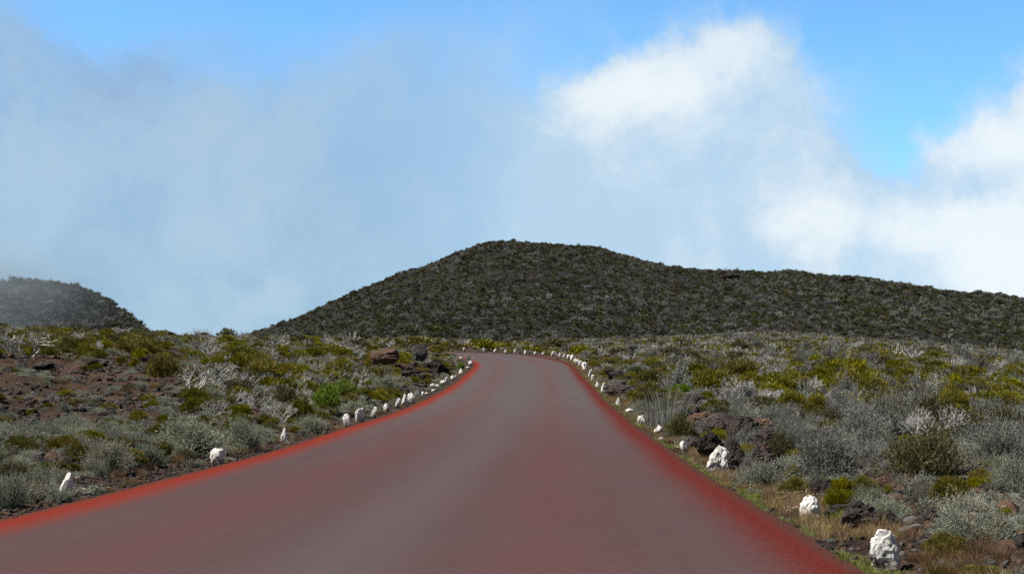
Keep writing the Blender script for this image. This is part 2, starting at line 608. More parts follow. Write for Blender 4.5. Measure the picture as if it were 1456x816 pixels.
def road_mat():
    m, t = new_mat('worn_red_asphalt')
    uv = t.n('ShaderNodeUVMap')
    sp = t.n('ShaderNodeSeparateXYZ')
    t.link(uv.outputs[0], sp.inputs[0])
    g = t.n('ShaderNodeNewGeometry')
    P = g.outputs['Position']
    u, v = sp.outputs[0], sp.outputs[1]
    cm = t.n('ShaderNodeCombineXYZ')
    t.link(u, cm.inputs[0])
    t.link(t.m('MULTIPLY', v, .07), cm.inputs[1])
    streak = t.noise(cm.outputs[0], 2.2, 5, .6)          # long streaks along the road
    cm2 = t.n('ShaderNodeCombineXYZ')
    t.link(t.m('MULTIPLY', u, .3), cm2.inputs[0])
    t.link(v, cm2.inputs[1])
    cm3 = t.n('ShaderNodeCombineXYZ')
    t.link(t.m('MULTIPLY', u, 1.2), cm3.inputs[0])
    t.link(t.m('MULTIPLY', v, 9.), cm3.inputs[1])
    patch = t.noise(cm2.outputs[0], .35, 5, .6)
    cross = t.noise(cm2.outputs[0], 2.2, 4, .6)
    au = t.m('ABSOLUTE', u)
    wob = t.m('MULTIPLY', t.m('SUBTRACT', patch, .5), .12)
    edge = t.ss(t.m('ADD', t.m('ADD', au, wob), t.m('MULTIPLY', t.m('SUBTRACT', streak, .5), .22)), 2.6, 3.34)
    grit = t.noise(P, 16, 5, .8)
    edge = t.m('ADD', edge, t.m('MULTIPLY', t.m('MULTIPLY', t.m('SUBTRACT', grit, .5), 1.6), t.m('MULTIPLY', edge, t.m('SUBTRACT', 1., edge))), clamp=True)
    edge = t.m('MULTIPLY', t.m('POWER', edge, 1.25), t.ss(v, RS_TURN + 5, RS_TURN - 1))

    def lane(c, wd):
        q = t.m('DIVIDE', t.m('SUBTRACT', u, c), wd)
        return t.m('EXPONENT', t.m('MULTIPLY', t.m('MULTIPLY', q, q), -1.))
    tr = t.m('ADD', lane(-1.5, .5), lane(1.4, .5))
    red = t.m('ADD', t.m('MULTIPLY', tr, .24), t.m('MULTIPLY', t.m('SUBTRACT', patch, .45), .4), clamp=True)
    near = t.ss(v, RS_NEAR, RS_FAR)
    base = t.mix(near, t.mix(streak, (.072, .044, .047), (.090, .061, .065)), t.mix(streak, (.080, .067, .071), (.102, .090, .094)))
    base = t.mix(t.m('MULTIPLY', lane(.05, .5), .55), base, (.096, .083, .087))
    base = t.mix(red, base, (.125, .037, .034))
    ecol = t.mix(t.noise(cm.outputs[0], 3, 4, .6), (.215, .024, .012), (.165, .021, .013))
    # the east edge is weathered to a deeper red
    ecol = t.mix(t.ss(u, -1., 2.), ecol, (.105, .0145, .0115))
    col = t.mix(t.m('MULTIPLY', edge, .96), base, ecol)
    dirt = t.ss(t.m('ADD', au, t.m('MULTIPLY', t.m('SUBTRACT', grit, .5), .5)), 3.30, 3.48)
    col = t.mix(t.m('MULTIPLY', dirt, .75), col, (.055, .034, .026))
    lines = t.noise(cm3.outputs[0], 1.0, 5, .75)
    col = t.mix(t.m('MULTIPLY', t.ss(lines, .5, .7), .07), col, (.17, .13, .13))
    col = t.mix(t.m('MULTIPLY', t.ss(lines, .48, .3), .08), col, (.045, .028, .028))
    grain = t.noise(P, 55, 4, .85)
    col = t.mix(t.ss(grain, .5, .8), col, t.mix(.7, col, (.20, .165, .165)))
    col = t.mix(t.ss(grain, .42, .25), col, t.mix(.7, col, (.02, .012, .012)))
    col = t.mix(t.m('MULTIPLY', t.ss(cross, .40, .25), .12), col, (.08, .05, .05))
    p = t.n('ShaderNodeBsdfPrincipled')
    t.link(col, p.inputs['Base Color'])
    p.inputs['Roughness'].default_value = 1.0
    p.inputs['Specular IOR Level'].default_value = 0.0
    bmp = t.n('ShaderNodeBump')
    bmp.inputs['Strength'].default_value = .35
    bmp.inputs['Distance'].default_value = .008
    t.link(t.m('ADD', t.noise(P, 60, 4, .7), t.m('MULTIPLY', cross, 1.5)), bmp.inputs['Height'])
    t.link(bmp.outputs[0], p.inputs['Normal'])
    o = t.n('ShaderNodeOutputMaterial')
    t.link(p.outputs[0], o.inputs['Surface'])
    return m


M['road'] = road_mat()


# ------------------------------------------------------------------ ground, road, hills
def grid_faces(nr, nc):
    a = np.arange(nr * nc).reshape(nr, nc)
    return np.stack([a[:-1, :-1].ravel(), a[:-1, 1:].ravel(), a[1:, 1:].ravel(), a[1:, :-1].ravel()], 1)


def build_ground():
    us = np.concatenate([np.linspace(-math.pi, -.62, 50)[:-1], np.linspace(-.62, -.40, 34)[:-1], np.linspace(-.40, .40, 400), np.linspace(.40, .62, 34)[1:],
                         np.linspace(.62, math.pi, 50)[1:]])
    ds = np.concatenate([[.5, 1.5, 2.5, 3.5], np.exp(np.linspace(math.log(4.5), math.log(285), 460)), [330, 420, 600, 1000, 2000, 4000, 8000]])
    A, D = np.meshgrid(us, ds, indexing='ij')
    X, Y = np.sin(A) * D, np.cos(A) * D
    Z = H(X, Y)
    farz = sstep(D, 240, 420)
    Z = Z * (1 - farz) + (-9.0) * farz
    me = mesh_np('ground', np.stack([X.ravel(), Y.ravel(), Z.ravel()], 1), grid_faces(len(us), len(ds))[:, ::-1], True)
    tag(obj('ground', me, M['ground']), kind='structure')


def build_road():
    ts = np.concatenate([[-HW - .02, -HW], np.linspace(-3.3, 3.3, 13), [HW, HW + .02]])
    rs = np.random.default_rng(4)
    n = len(RC)
    V, UV = [], []
    el_ = .03 * fbm(RS / .5, RS * 0, 4, 21) + .012 * rs.standard_normal(n)
    er_ = .03 * fbm(RS / .5, RS * 0 + 50, 4, 22) + .012 * rs.standard_normal(n)
    for k, tt in enumerate(ts):
        off = np.full(n, tt)
        if k < 2:
            off = off + el_
        if k >= len(ts) - 2:
            off = off + er_
        p = RC + _nrm * off[:, None]
        z = Zroad(p[:, 1]) + .035 * (1 - (tt / HW) ** 2)
        if k == 0 or k == len(ts) - 1:
            z = z - .35
        V.append(np.stack([p[:, 0], p[:, 1], z], 1))
        UV.append(np.stack([off, RS], 1))
    V = np.array(V)
    UV = np.array(UV)
    Fc = grid_faces(len(ts), n)
    me = mesh_np('road', V.reshape(-1, 3), Fc, False)
    uvl = me.uv_layers.new(name='UVMap')
    li = np.empty(len(me.loops), np.int32)
    me.loops.foreach_get('vertex_index', li)
    uvl.data.foreach_set('uv', UV.reshape(-1, 2)[li].astype(np.float32).ravel())
    me.flip_normals() if me.polygons[5].normal.z < 0 else None
    tag(obj('road', me, M['road']), kind='structure')


RIDGE = [(-60, 540), (240, 508), (300, 500), (340, 488), (380, 474), (430, 452), (480, 430), (520, 410), (560, 394), (610, 377), (650, 360), (690, 345.5), (715, 341.5), (760, 345), (800, 347.5),
         (850, 350), (880, 360), (930, 371), (960, 378), (1000, 381.5), (1060, 384), (1095, 387), (1125, 382), (1160, 389), (1220, 391), (1260, 398), (1300, 406), (1340, 413),
         (1400, 418), (1456, 427), (1600, 450), (1900, 480), (2300, 520)]
RIDGE = np.array(RIDGE, float)
RIDGE[:, 1] += np.interp(RIDGE[:, 0], [700, 850, 1000, 1095, 1300, 1400, 1456], [1, 3, 5, 4, 4, 8, 12])


def hill_point(th, t):
    """main hill: bearing th, t = 0 at the foot, 1 on the ridge"""
    px = 728 + F * np.tan(th)
    ry = np.interp(px, RIDGE[:, 0], RIDGE[:, 1])
    ry = .5 * ry + .25 * np.interp(px + 8, RIDGE[:, 0], RIDGE[:, 1]) + .25 * np.interp(px - 8, RIDGE[:, 0], RIDGE[:, 1])
    dr = 470 + 40 * np.sin(px / 330.) + 25 * np.sin(px / 140. + 1)
    df = 205.
    foot = 512.
    d = df + (dr - df) * t
    s = np.where(t <= 1, np.sin(np.clip(t, 0, 1) * math.pi / 2) ** .9, 1 - (t - 1) * .35 - (t - 1) ** 2 * 2.2)
    yy = foot + (ry - foot) * s
    z = CAMZ + (547.6 - yy) / F * d
    X, Y = np.tan(th) * d, d
    # gullies and lumps, fading out on the ridge line
    amp = np.clip(t * 2.2, 0, 1) * (.04 + .96 * np.clip(np.abs(1 - t) * 4, 0, 1))
    z = z + amp * (3.6 * fbm(X / 38., Y / 38., 5, 31) + 2.2 * fbm(X / 16. + .4 * Y / 16, Y / 60., 3, 37))
    z = z + .5 * fbm(X / 4., Y / 4., 3, 41)
    return X, Y, z


LRIDGE = np.array([(-700, 470), (-300, 430), (-100, 415), (0, 406), (40, 402.5), (70, 406), (110, 418), (145, 433), (175, 455), (205, 480), (240, 512), (300, 560)], float)
LRIDGE[4:, 0] += 10


def lhill_point(th, t):
    px = 728 + F * np.tan(th)
    ry = np.interp(px, LRIDGE[:, 0], LRIDGE[:, 1])
    d = 430 + 170 * t
    foot = 560.
    s = np.where(t <= 1, np.sin(np.clip(t, 0, 1) * math.pi / 2), 1 - (t - 1) ** 2 * 2)
    yy = foot + (ry - foot) * s
    z = CAMZ + (547.6 - yy) / F * d
    X, Y = np.tan(th) * d, d
    amp = np.clip(np.abs(1 - t) * 3, .05, 1)
    return X, Y, z + amp * 5 * fbm(X / 45., Y / 45., 5, 51) + .25 * fbm(X / 5, Y / 5, 3, 52)


def build_hill(name, fn, pmin, pmax, nth, nt):
    th = np.arctan((np.linspace(pmin, pmax, nth) - 728) / F)
    tt = np.linspace(-.02, 1.6, nt)
    A, D = np.meshgrid(th, tt, indexing='ij')
    X, Y, Z = fn(A, D)
    me = mesh_np(name, np.stack([X.ravel(), Y.ravel(), Z.ravel()], 1), grid_faces(nth, nt)[:, ::-1], True)
    if me.polygons[len(me.polygons) // 2].normal.z < 0:
        me.flip_normals()
    tag(obj(name, me, M['hill']), kind='structure')


build_ground()
build_road()
build_hill('hill', hill_point, -60, 2300, 560, 240)
build_hill('distant_hill', lhill_point, -900, 300, 260, 100)


# ------------------------------------------------------------------ plant meshes (unit size: radius 1, base at z = 0)
def tris(name, base, direction, length, width, r, extra=None):
    """one narrow blade triangle per row"""
    n = len(base)
    side = norm(np.cross(direction, r.standard_normal((n, 3))))
    a = base - side * (width / 2)[:, None]
    b = base + side * (width / 2)[:, None]
    c = base + direction * length[:, None]
    V = np.stack([a, b, c], 1).reshape(-1, 3)
    return V, np.arange(len(V)).reshape(-1, 3)


def blades_mesh(name, base, direction, length, width, r):
    V, Fc = tris(name, base, direction, length, width, r)
    return mesh_np(name, V, Fc)


def dirs_up(n, r, zmin=-.15):
    v = norm(r.standard_normal((n * 3, 3)))
    return v[v[:, 2] > zmin][:n]


def dome_bush(seed, clumps, sprigs, L, W, height=.85, leafy=False, under=.12, cr=.34):
    """dense heath: many small tufts making an uneven dome"""
    r = np.random.default_rng(seed)
    cd = dirs_up(clumps, r, .08)
    k = np.arange(len(cd)) % 4 == 0
    rad = r.uniform(.55, .80, len(cd)) * np.where(k, .55, 1)
    ctr = cd * rad[:, None] * np.array([1, 1, height])
    ctr[:, 2] += under + .05
    crs = cr * r.uniform(.55, 1.15, len(cd))
    P, Dn = [], []
    for c, q in zip(ctr, crs):
        v = norm(r.standard_normal((sprigs, 3)))
        v[:, 2] = np.abs(v[:, 2]) * .9 - .12
        v = norm(v)
        rr = q * r.uniform(.45, 1.0, sprigs) ** .6
        P.append(c + v * rr[:, None] * np.array([1, 1, .8]))
        Dn.append(norm(v * .75 + np.array([0, 0, .75]) + r.standard_normal((sprigs, 3)) * .28))
    P, Dn = np.vstack(P), np.vstack(Dn)
    P[:, 2] = np.maximum(P[:, 2], .03)
    n = len(P)
    ln = L * r.uniform(.6, 1.3, n)
    return blades_mesh('foliage', P, Dn, ln, W * r.uniform(.7, 1.3, n), r)


def tube_mesh_arrays(segs, sides=3):
    """segs: list of (p0, p1, r0, r1)"""
    P0 = np.array([s[0] for s in segs])
    P1 = np.array([s[1] for s in segs])
    R0 = np.array([s[2] for s in segs])
    R1 = np.array([s[3] for s in segs])
    d = norm(P1 - P0)
    ref = np.where(np.abs(d[:, 2:3]) > .9, np.array([[1., 0, 0]]), np.array([[0, 0, 1.]]))
    u = norm(np.cross(d, ref))
    v = np.cross(d, u)
    V = []
    for P, R in ((P0, R0), (P1, R1)):
        for k in range(sides):
            a = 2 * math.pi * k / sides
            V.append(P + (u * math.cos(a) + v * math.sin(a)) * R[:, None])
    V = np.stack(V, 1)
    n = len(segs)
    base = np.arange(n)[:, None] * 2 * sides
    Fc = []
    for k in range(sides):
        k2 = (k + 1) % sides
        Fc.append(base + np.array([[k, k2, sides + k2, sides + k]]))
    return V.reshape(-1, 3), np.vstack(Fc)


def branch_mesh(seed, stems=7, depth=4, r0=.035, height=1.1, spread=.9, twist=.5, kids=(2, 3)):
    r = np.random.default_rng(seed)
    segs = []

    def grow(p, d, ln, rad, k):
        mid = p + d * ln * .5 + r.standard_normal(3) * ln * .06
        d2 = norm(d + r.standard_normal(3) * .25 + np.array([0, 0, .12]))
        q = mid + d2 * ln * .5
        if q[2] < .02:
            q[2] = .02
        segs.append((p, mid, rad, rad * .88))
        segs.append((mid, q, rad * .88, rad * .72))
        if k <= 0:
            return
        for _ in range(int(r.integers(kids[0], kids[1] + 1))):
            nd = norm(d2 + r.standard_normal(3) * twist + np.array([0, 0, .15]))
            grow(q, nd, ln * r.uniform(.6, .85), rad * .66, k - 1)
    for s in range(stems):
        a = r.uniform(0, 2 * math.pi)
        d = norm(np.array([math.cos(a) * spread, math.sin(a) * spread, r.uniform(.5, 1.1)]))
        grow(np.array([math.cos(a) * .06, math.sin(a) * .06, -.03]), d, height * r.uniform(.28, .42), r0 * r.uniform(.7, 1.1), depth)
    V, Fc = tube_mesh_arrays(segs)
    return mesh_np('branches', V, Fc)


def feather_bush(seed, shoots, leaflets, L=.36, lw=.012, lf=.055, height=.8):
    """silver shrub: fans of fine shoots set with tiny leaves"""
    r = np.random.default_rng(seed)
    nb = max(5, shoots // 14)
    cd = dirs_up(nb, r, .0)
    cc = cd * r.uniform(.25, .62, len(cd))[:, None] * np.array([1, 1, height])
    cc[:, 2] += .04
    which = r.integers(0, len(cd), shoots)
    out = norm(cd[which] + np.array([0, 0, .55]) + r.standard_normal((shoots, 3)) * .42)
    st = cc[which] + r.standard_normal((shoots, 3)) * np.array([.12, .12, .08])
    st[:, 2] = np.maximum(st[:, 2], .02)
    ln = L * r.uniform(.55, 1.25, shoots)
    bend = r.standard_normal((shoots, 3)) * .25 + np.array([0, 0, -.05])
    t = np.linspace(.15, 1, leaflets)[None, :, None]
    P = st[:, None, :] + out[:, None, :] * ln[:, None, None] * t + bend[:, None, :] * ln[:, None, None] * t ** 2
    Dn = norm(out[:, None, :] * .9 + r.standard_normal((shoots, leaflets, 3)) * .55)
    P, Dn = P.reshape(-1, 3), Dn.reshape(-1, 3)
    n = len(P)
    V1, F1 = tris('', P, Dn, lf * r.uniform(.6, 1.3, n), lf * .34 * r.uniform(.7, 1.3, n), r)
    V2, F2 = tris('', st, norm(out + bend * .6), ln, np.full(shoots, lw), r)
    return mesh_np('foliage', np.vstack([V1, V2]), np.vstack([F1, F2 + len(V1)]))


def grass_mesh(seed, n, L=1.0, W=.02, spread=.35, lean=.35, name='blades'):
    r = np.random.default_rng(seed)
    a = r.uniform(0, 2 * math.pi, n)
    q = np.sqrt(r.uniform(0, 1, n)) * spread
    b = np.stack([np.cos(a) * q, np.sin(a) * q, np.full(n, -.02)], 1)
    d = norm(np.stack([np.cos(a), np.sin(a), np.zeros(n)], 1) * (lean * r.uniform(0, 1, n))[:, None] + np.array([0, 0, 1.]) + r.standard_normal((n, 3)) * .14)
    l = L * r.uniform(.4, 1.1, n)
    side = norm(np.cross(d, r.standard_normal((n, 3)))) * (W / 2)
    mid = b + d * (l * .55)[:, None]
    tip = mid + norm(d + np.stack([np.cos(a), np.sin(a), -.3 + 0 * a], 1) * .35) * (l * .45)[:, None]
    V = np.stack([b - side, b + side, mid + side * .7, tip, mid - side * .7], 1).reshape(-1, 3)
    q5 = np.arange(0, len(V), 5)[:, None]
    Fc = np.vstack([q5 + np.array([[0, 1, 2]]), q5 + np.array([[0, 2, 4]]), q5 + np.array([[4, 2, 3]])])
    return mesh_np(name, V, Fc)


_ico = {}


def ico(level):
    if level not in _ico:
        import bmesh
        bm = bmesh.new()
        bmesh.ops.create_icosphere(bm, subdivisions=level, radius=1)
        V = np.array([v.co[:] for v in bm.verts])
        Fc = np.array([[v.index for v in f.verts] for f in bm.faces])
        bm.free()
        _ico[level] = (V, Fc)
    return _ico[level]


def noise3(V, s, seed):
    return (fbm(V[:, 0] * s + 3.7 * seed, V[:, 1] * s + V[:, 2] * s * .7, 4, seed) + fbm(V[:, 2] * s + 9.1, V[:, 0] * s - V[:, 1] * s * .6 + seed, 4, seed + 9))


def rock_mesh(seed, level=4, planes=11, size=(1, 1, 1), rough=.12, name='rock', cut=(.62, 1.0)):
    """angular stone: a ball cut by planes, then pitted; base sunk a little below z = 0"""
    r = np.random.default_rng(seed)
    V, Fc = ico(level)
    n = norm(r.standard_normal((planes, 3)))
    dd = r.uniform(cut[0], cut[1], planes)
    dot = V @ n.T
    rad = np.where(dot > .05, dd[None, :] / np.maximum(dot, .05), 9).min(1)
    rad = np.minimum(rad, 1.05)
    rad = rad * (1 + rough * noise3(V, 2.1, seed % 97) - rough * .45 * np.abs(noise3(V, 4.5, seed % 89)) + rough * .35 * noise3(V, 12.0, seed % 83))
    P = V * rad[:, None] * np.array(size)
    P[:, 2] += size[2] * .62
    P[:, 2] = np.maximum(P[:, 2], -.06 * size[2])
    return mesh_np(name, P, Fc, False)


# meshes by kind and level of detail: 0 near, 1 middle, 2 far
LIB = {
    'heath': [[dome_bush(100 + i, 46, 420, .09, .022) for i in range(4)], [dome_bush(110 + i, 30, 75, .17, .042) for i in range(5)], [dome_bush(120 + i, 14, 26, .30, .11) for i in range(4)]],
    'green': [[dome_bush(200 + i, 42, 220, .12, .045, leafy=True) for i in range(2)], [dome_bush(210 + i, 26, 70, .17, .06) for i in range(3)], [dome_bush(220 + i, 12, 26, .3, .12) for i in range(2)]],
    'dark': [[feather_bush(300 + i, 1100, 15, L=.26, height=.85) for i in range(3)], [dome_bush(310 + i, 34, 90, .13, .04, cr=.3) for i in range(3)], [dome_bush(320 + i, 16, 22, .3, .10) for i in range(3)]],
    'silver': [[feather_bush(400 + i, 900, 16, L=.34) for i in range(4)], [feather_bush(410 + i, 260, 9, lf=.10, lw=.022) for i in range(4)], [feather_bush(420 + i, 70, 6, lf=.2, lw=.05) for i in range(3)]],
    'greyleaf': [[feather_bush(500 + i, 1000, 14, L=.30, height=.95) for i in range(3)], [feather_bush(510 + i, 280, 9, lf=.10, lw=.022) for i in range(3)], [feather_bush(520 + i, 70, 6, lf=.2, lw=.05) for i in range(3)]],
    'dead': [[branch_mesh(600 + i, 9, 4, .03) for i in range(3)], [branch_mesh(610 + i, 8, 3, .034) for i in range(4)], [branch_mesh(620 + i, 6, 2, .045) for i in range(3)]],
}
for _row in LIB.values():
    for _lv in _row:
        for _me in _lv:
            _c = np.empty(len(_me.vertices) * 3, np.float32)
            _me.vertices.foreach_get('co', _c)
            _c = _c.reshape(-1, 3)
            _c[:, :2] /= np.percentile(np.hypot(_c[:, 0], _c[:, 1]), 96)
            _c[:, 2] /= np.percentile(_c[:, 2], 98.5)
            _me.vertices.foreach_set('co', _c.ravel())
            _me.update()
STEMS = [branch_mesh(650 + i, 6, 2, .045, .7, 1.0) for i in range(3)]
GRASS = {'dry': [grass_mesh(700 + i, 90, 1, .022) for i in range(3)], 'turf': [grass_mesh(710 + i, 60, 1, .06, .6, .8) for i in range(3)], 'stalk': [grass_mesh(720, 300, 1.0, .014, .5, .16)]}
ROCKS = [rock_mesh(800 + i, 4, 10 + i % 5, (1, .85, .68)) for i in range(8)]
ROCKS_S = [rock_mesh(830 + i, 2, 9, (1, .85, .68), name='pebble') for i in range(6)]
MATOF = {'heath': 'heath', 'green': 'green', 'dark': 'dark', 'silver': 'silver', 'greyleaf': 'greyleaf', 'dead': 'deadwood'}
for k, lv in LIB.items():
    for row in lv:
        for me in row:
            me.materials.append(M[MATOF[k]])
for me in STEMS:
    me.materials.append(M['wood'])
for k, row in GRASS.items():
    for me in row:
        me.materials.append(M['dry' if k != 'turf' else 'turf'])

NAMES = {'heath': ('heath_bush', 'heath bush'), 'green': ('leafy_shrub', 'shrub'), 'dark': ('wiry_shrub', 'shrub'), 'silver': ('silver_shrub', 'shrub'), 'greyleaf': ('grey_shrub', 'shrub'),
         'dead': ('dead_shrub', 'dead shrub'), 'rock': ('lava_rock', 'rock')}

# ------------------------------------------------------------------ white marker stones
# (picture column, row of the base, width px, height px, shape, label)
WEST = [
    (92, 715, 20, 39, 'point', 'tall pointed white stone leaning at the road edge, its face in grey shade'),
    (311, 664, 22, 25, 'round', 'squat round-topped white stone standing on the red road edge before silver shrubs'),
    (403, 630, 13, 22, 'cone', 'cone-shaped white stone set back on bare dark soil'),
    (492, 608, 11, 18, 'block', 'upright block-shaped white stone with a dark chip on brown soil, first of a pair'),
    (511, 601, 12, 20, 'block', 'taller block-shaped white stone with a notched foot, second of a pair'),
    (532.5, 594, 9, 15, 'lean', 'thin leaning white slab beside the block-shaped pair'),
    (549, 585, 9, 11, 'round', 'worn grey-white stone above a low plant between two leaning slabs'),
    (565.5, 580, 7, 14, 'lean', 'slender white stone leaning towards the road beside a lozenge-shaped one'),
    (575, 577, 7.5, 16, 'point', 'upright lozenge-shaped white stone beside the big round one'),
    (585.5, 574, 11, 14, 'round', 'broad round white stone in front of an unpainted grey boulder'),
    (600.5, 564, 5, 6, 'point', 'small pointed white stone just past the unpainted grey boulder'),
    (606.5, 561, 5.5, 2.8, 'flat', 'flat white stone lying just past the unpainted grey boulder'),
    (615.5, 552, 7, 6, 'round', 'round white stone perched over a flatter one on the verge'),
    (617, 557, 6, 3.5, 'flat', 'flat white stone lying under the perched round one'),
    (622.5, 552, 5, 5, 'round', 'small white stone between the perched pair and the close-set pair'),
    (630, 548, 7.5, 6, 'round', 'broad white stone of the close-set pair, the lower of the two'),
    (635.5, 546, 5, 8.5, 'block', 'upright white stone of the close-set pair, the taller of the two'),
    (644, 541, 5, 6, 'block', 'blocky white stone with a smaller white one at its shoulder'),
    (647.5, 538, 4, 4, 'round', 'small white stone at the shoulder of a blocky one'),
    (656, 532, 5, 6.5, 'cone', 'lone conical white stone halfway up to the bend'),
    (665.5, 525, 5, 3.4, 'flat', 'low flat white stone under the silver shrub of the bend'),
    (669, 520, 5, 5, 'round', 'third white stone below the corner of the bend'),
    (674.5, 516, 5, 5, 'round', 'second white stone below the corner of the bend'),
    (676.5, 511, 4.8, 5, 'block', 'white stone at the very corner of the bend, inner side'),
    (668.5, 506, 3, 4, 'point', 'tiny white stone just round the inner corner of the bend'),
    (657.5, 504.5, 3, 4, 'round', 'last tiny white stone on the inner side past the bend'),
]
EAST = [
    (1262, 806, 40, 55, 'big', 'large craggy white stone at the road edge, lowest in the picture, chipped at its foot'),
    (1157, 743, 29, 36, 'big', 'white stone with a flat top and dark holes, amid tall dry grass'),
    (1021, 673, 29, 43, 'horn', 'big white horn-shaped stone standing against black boulders'),
    (973, 645, 11, 18, 'round', 'upright oval white stone in dry grass below the black boulders'),
    (936, 619, 12, 14, 'horn', 'triangular white stone with one sharp corner at the foot of grey stalks'),
    (940, 625, 8, 6, 'flat', 'low dirty white stone lying below the triangular one'),
    (913, 604, 14, 14, 'big', 'jagged broad white stone beside a small silver tussock'),
    (895, 588, 11, 9, 'round', 'oval white stone lying aslant between the jagged one and a slim one'),
    (878, 577, 6.5, 11, 'point', 'slim upright white stone in yellowish grass'),
    (867, 564, 5.5, 6.5, 'round', 'small blunt white stone half sunk in pale grass'),
    (858.5, 559, 6, 12, 'point', 'tall narrow white stone beside a small pointed one on the verge'),
    (849.5, 551.5, 5, 7.5, 'cone', 'small pointed white stone before the tall narrow one'),
    (843, 541.5, 5, 7, 'block', 'lower white stone of a leaning pair behind the grass tuft'),
    (839.5, 536, 4.5, 9, 'lean', 'upper slanting white stone of a leaning pair behind the grass tuft'),
    (832, 526, 6.5, 9, 'big', 'large white stone at the lower end of the crowded row'),
    (829, 522, 4, 6, 'lean', 'second white stone from the lower end of the crowded row'),
    (825, 520.5, 5, 7, 'block', 'third white stone from the lower end of the crowded row'),
    (821, 518, 5, 6, 'round', 'fourth white stone from the lower end of the crowded row'),
    (817.5, 515, 3.5, 5, 'point', 'fifth white stone from the lower end of the crowded row'),
    (813, 513, 3.6, 7, 'block', 'taller white stone of the twin pair above the crowded row'),
    (808.5, 512, 4.2, 6, 'block', 'broader white stone of the twin pair above the crowded row'),
    (803, 509, 4, 4, 'round', 'round white stone just above the twin pair'),
    (796, 508, 2.8, 5, 'point', 'thin white stone second above the twin pair'),
    (785, 505, 4, 6, 'lean', 'white stone with a grey hollow where the red edge begins at the crest'),
    (773, 502.5, 4.2, 4, 'round', 'wide white stone on the outer edge of the bend'),
    (761, 503, 2.6, 4.2, 'block', 'small white block on the outer edge of the bend, two along from the wide stone'),
    (747.5, 502, 3, 5, 'block', 'white block on the crest line below a yellow-green bush'),
    (732.5, 501, 3, 5, 'block', 'white stone in the middle of the crest line, the fifth from its far end'),
    (719.5, 501, 3, 4, 'round', 'round white stone on the crest line, the fourth from its far end'),
    (704, 500, 3.5, 4.6, 'lean', 'leaning white stone on the crest line, the third from its far end'),
    (688.5, 500.5, 3, 5, 'block', 'upright white stone on the crest line, the second from its far end'),
    (660, 500, 2.6, 4.6, 'block', 'last white stone at the far end of the crest line'),
]


def verge_point(px, py, side):
    offs = np.arange(.16, 1.3, .06)
    best = None
    for o_ in offs:
        p = RC + _nrm * (side * (HW + o_))
        z = H(p[:, 0], p[:, 1])
        ok = p[:, 1] > 6
        X, Y = project(p[:, 0], p[:, 1], z)
        e = np.hypot(X - px, (Y - py) * 1.0) + .02 * o_ + np.where(ok, 0, 1e6)
        k = int(e.argmin())
        if best is None or e[k] < best[0]:
            best = (e[k], p[k, 0], p[k, 1], z[k])
    return best[1:]


def stone_mesh(seed, w_, h_, shape):
    r = np.random.default_rng(seed)
    V, Fc = ico(4)
    pl = {'point': 9, 'round': 12, 'cone': 8, 'block': 9, 'lean': 9, 'flat': 10, 'big': 13, 'horn': 11}[shape]
    n = norm(r.standard_normal((pl, 3)) * np.array([1, 1, .6]))
    dd = r.uniform(.56, .95, pl)
    dot = V @ n.T
    rad = np.minimum(np.where(dot > .05, dd[None] / np.maximum(dot, .05), 9).min(1), 1.02)
    if shape == 'round':
        rad = np.maximum(rad, .8)
    ro = {'big': .30, 'horn': .26}.get(shape, .16)
    rad = rad * (1 + ro * .8 * noise3(V, 2.4, seed % 71) + ro * .55 * noise3(V, 6.5, seed % 53))
    P = V * rad[:, None]
    P /= np.abs(P).max(0)
    q = (P[:, 2] + 1) / 2                  # 0 foot .. 1 top
    taper = {'point': (1.0, .42), 'round': (.85, .95), 'cone': (1.25, .32), 'block': (1.0, .92), 'lean': (.95, .7), 'flat': (1, .9), 'big': (1.02, .72), 'horn': (1.12, .42)}[shape]
    if shape in ('point', 'cone', 'lean'):
        P = np.sign(P) * np.abs(P) ** np.array([.7, .7, .8])
        q = (P[:, 2] + 1) / 2
    if shape in ('block', 'big'):          # squarer sides
        P[:, :2] = np.sign(P[:, :2]) * np.abs(P[:, :2]) ** .72
        P[:, 2] = np.sign(P[:, 2]) * np.abs(P[:, 2]) ** .8
        q = (P[:, 2] + 1) / 2
    f = taper[0] * (1 - q) + taper[1] * q
    P[:, 0] *= f
    P[:, 1] *= f * .85
    P[:, 0] += {'lean': .45, 'point': .15, 'horn': -.05}.get(shape, 0) * (q - .5) * 2
    if shape == 'horn':
        P[:, 0] += .30 * np.exp(-((q - .8) / .2) ** 2)
    P[:, 0] *= w_ / (P[:, 0].max() - P[:, 0].min())
    P[:, 1] *= w_ * .85 / (P[:, 1].max() - P[:, 1].min())
    P[:, 2] = (q - .12) * h_ / .88
    return mesh_np('marker_stone', P, Fc, False)


LAND = []      # landmarks (x, y, phrase)
OCC = []       # (x, y, radius) taken ground
for side, lst, grp in ((-1, WEST, 'white stones along the inner side of the road'), (1, EAST, 'white stones along the outer side of the road')):
    for i, (px, py, w_, h_, shp, lab) in enumerate(lst):
        x, y, z = verge_point(px, py, side)
        sc = y / F * (1.3 if y > 55 else 1.08)
        ww, hh = max(w_ * sc, .09), max(h_ * sc, .07)
        me = stone_mesh(1000 + i * 7 + (side > 0) * 500, ww, hh, shp)
        o = obj('marker_stone', me, M['paint'])
        o.location = (x, y, z - .004)
        tag(o, lab, 'stone', grp)
        OCC.append((x, y, ww * .6))
        LAND.append((x, y, lab.split(',')[0], side))

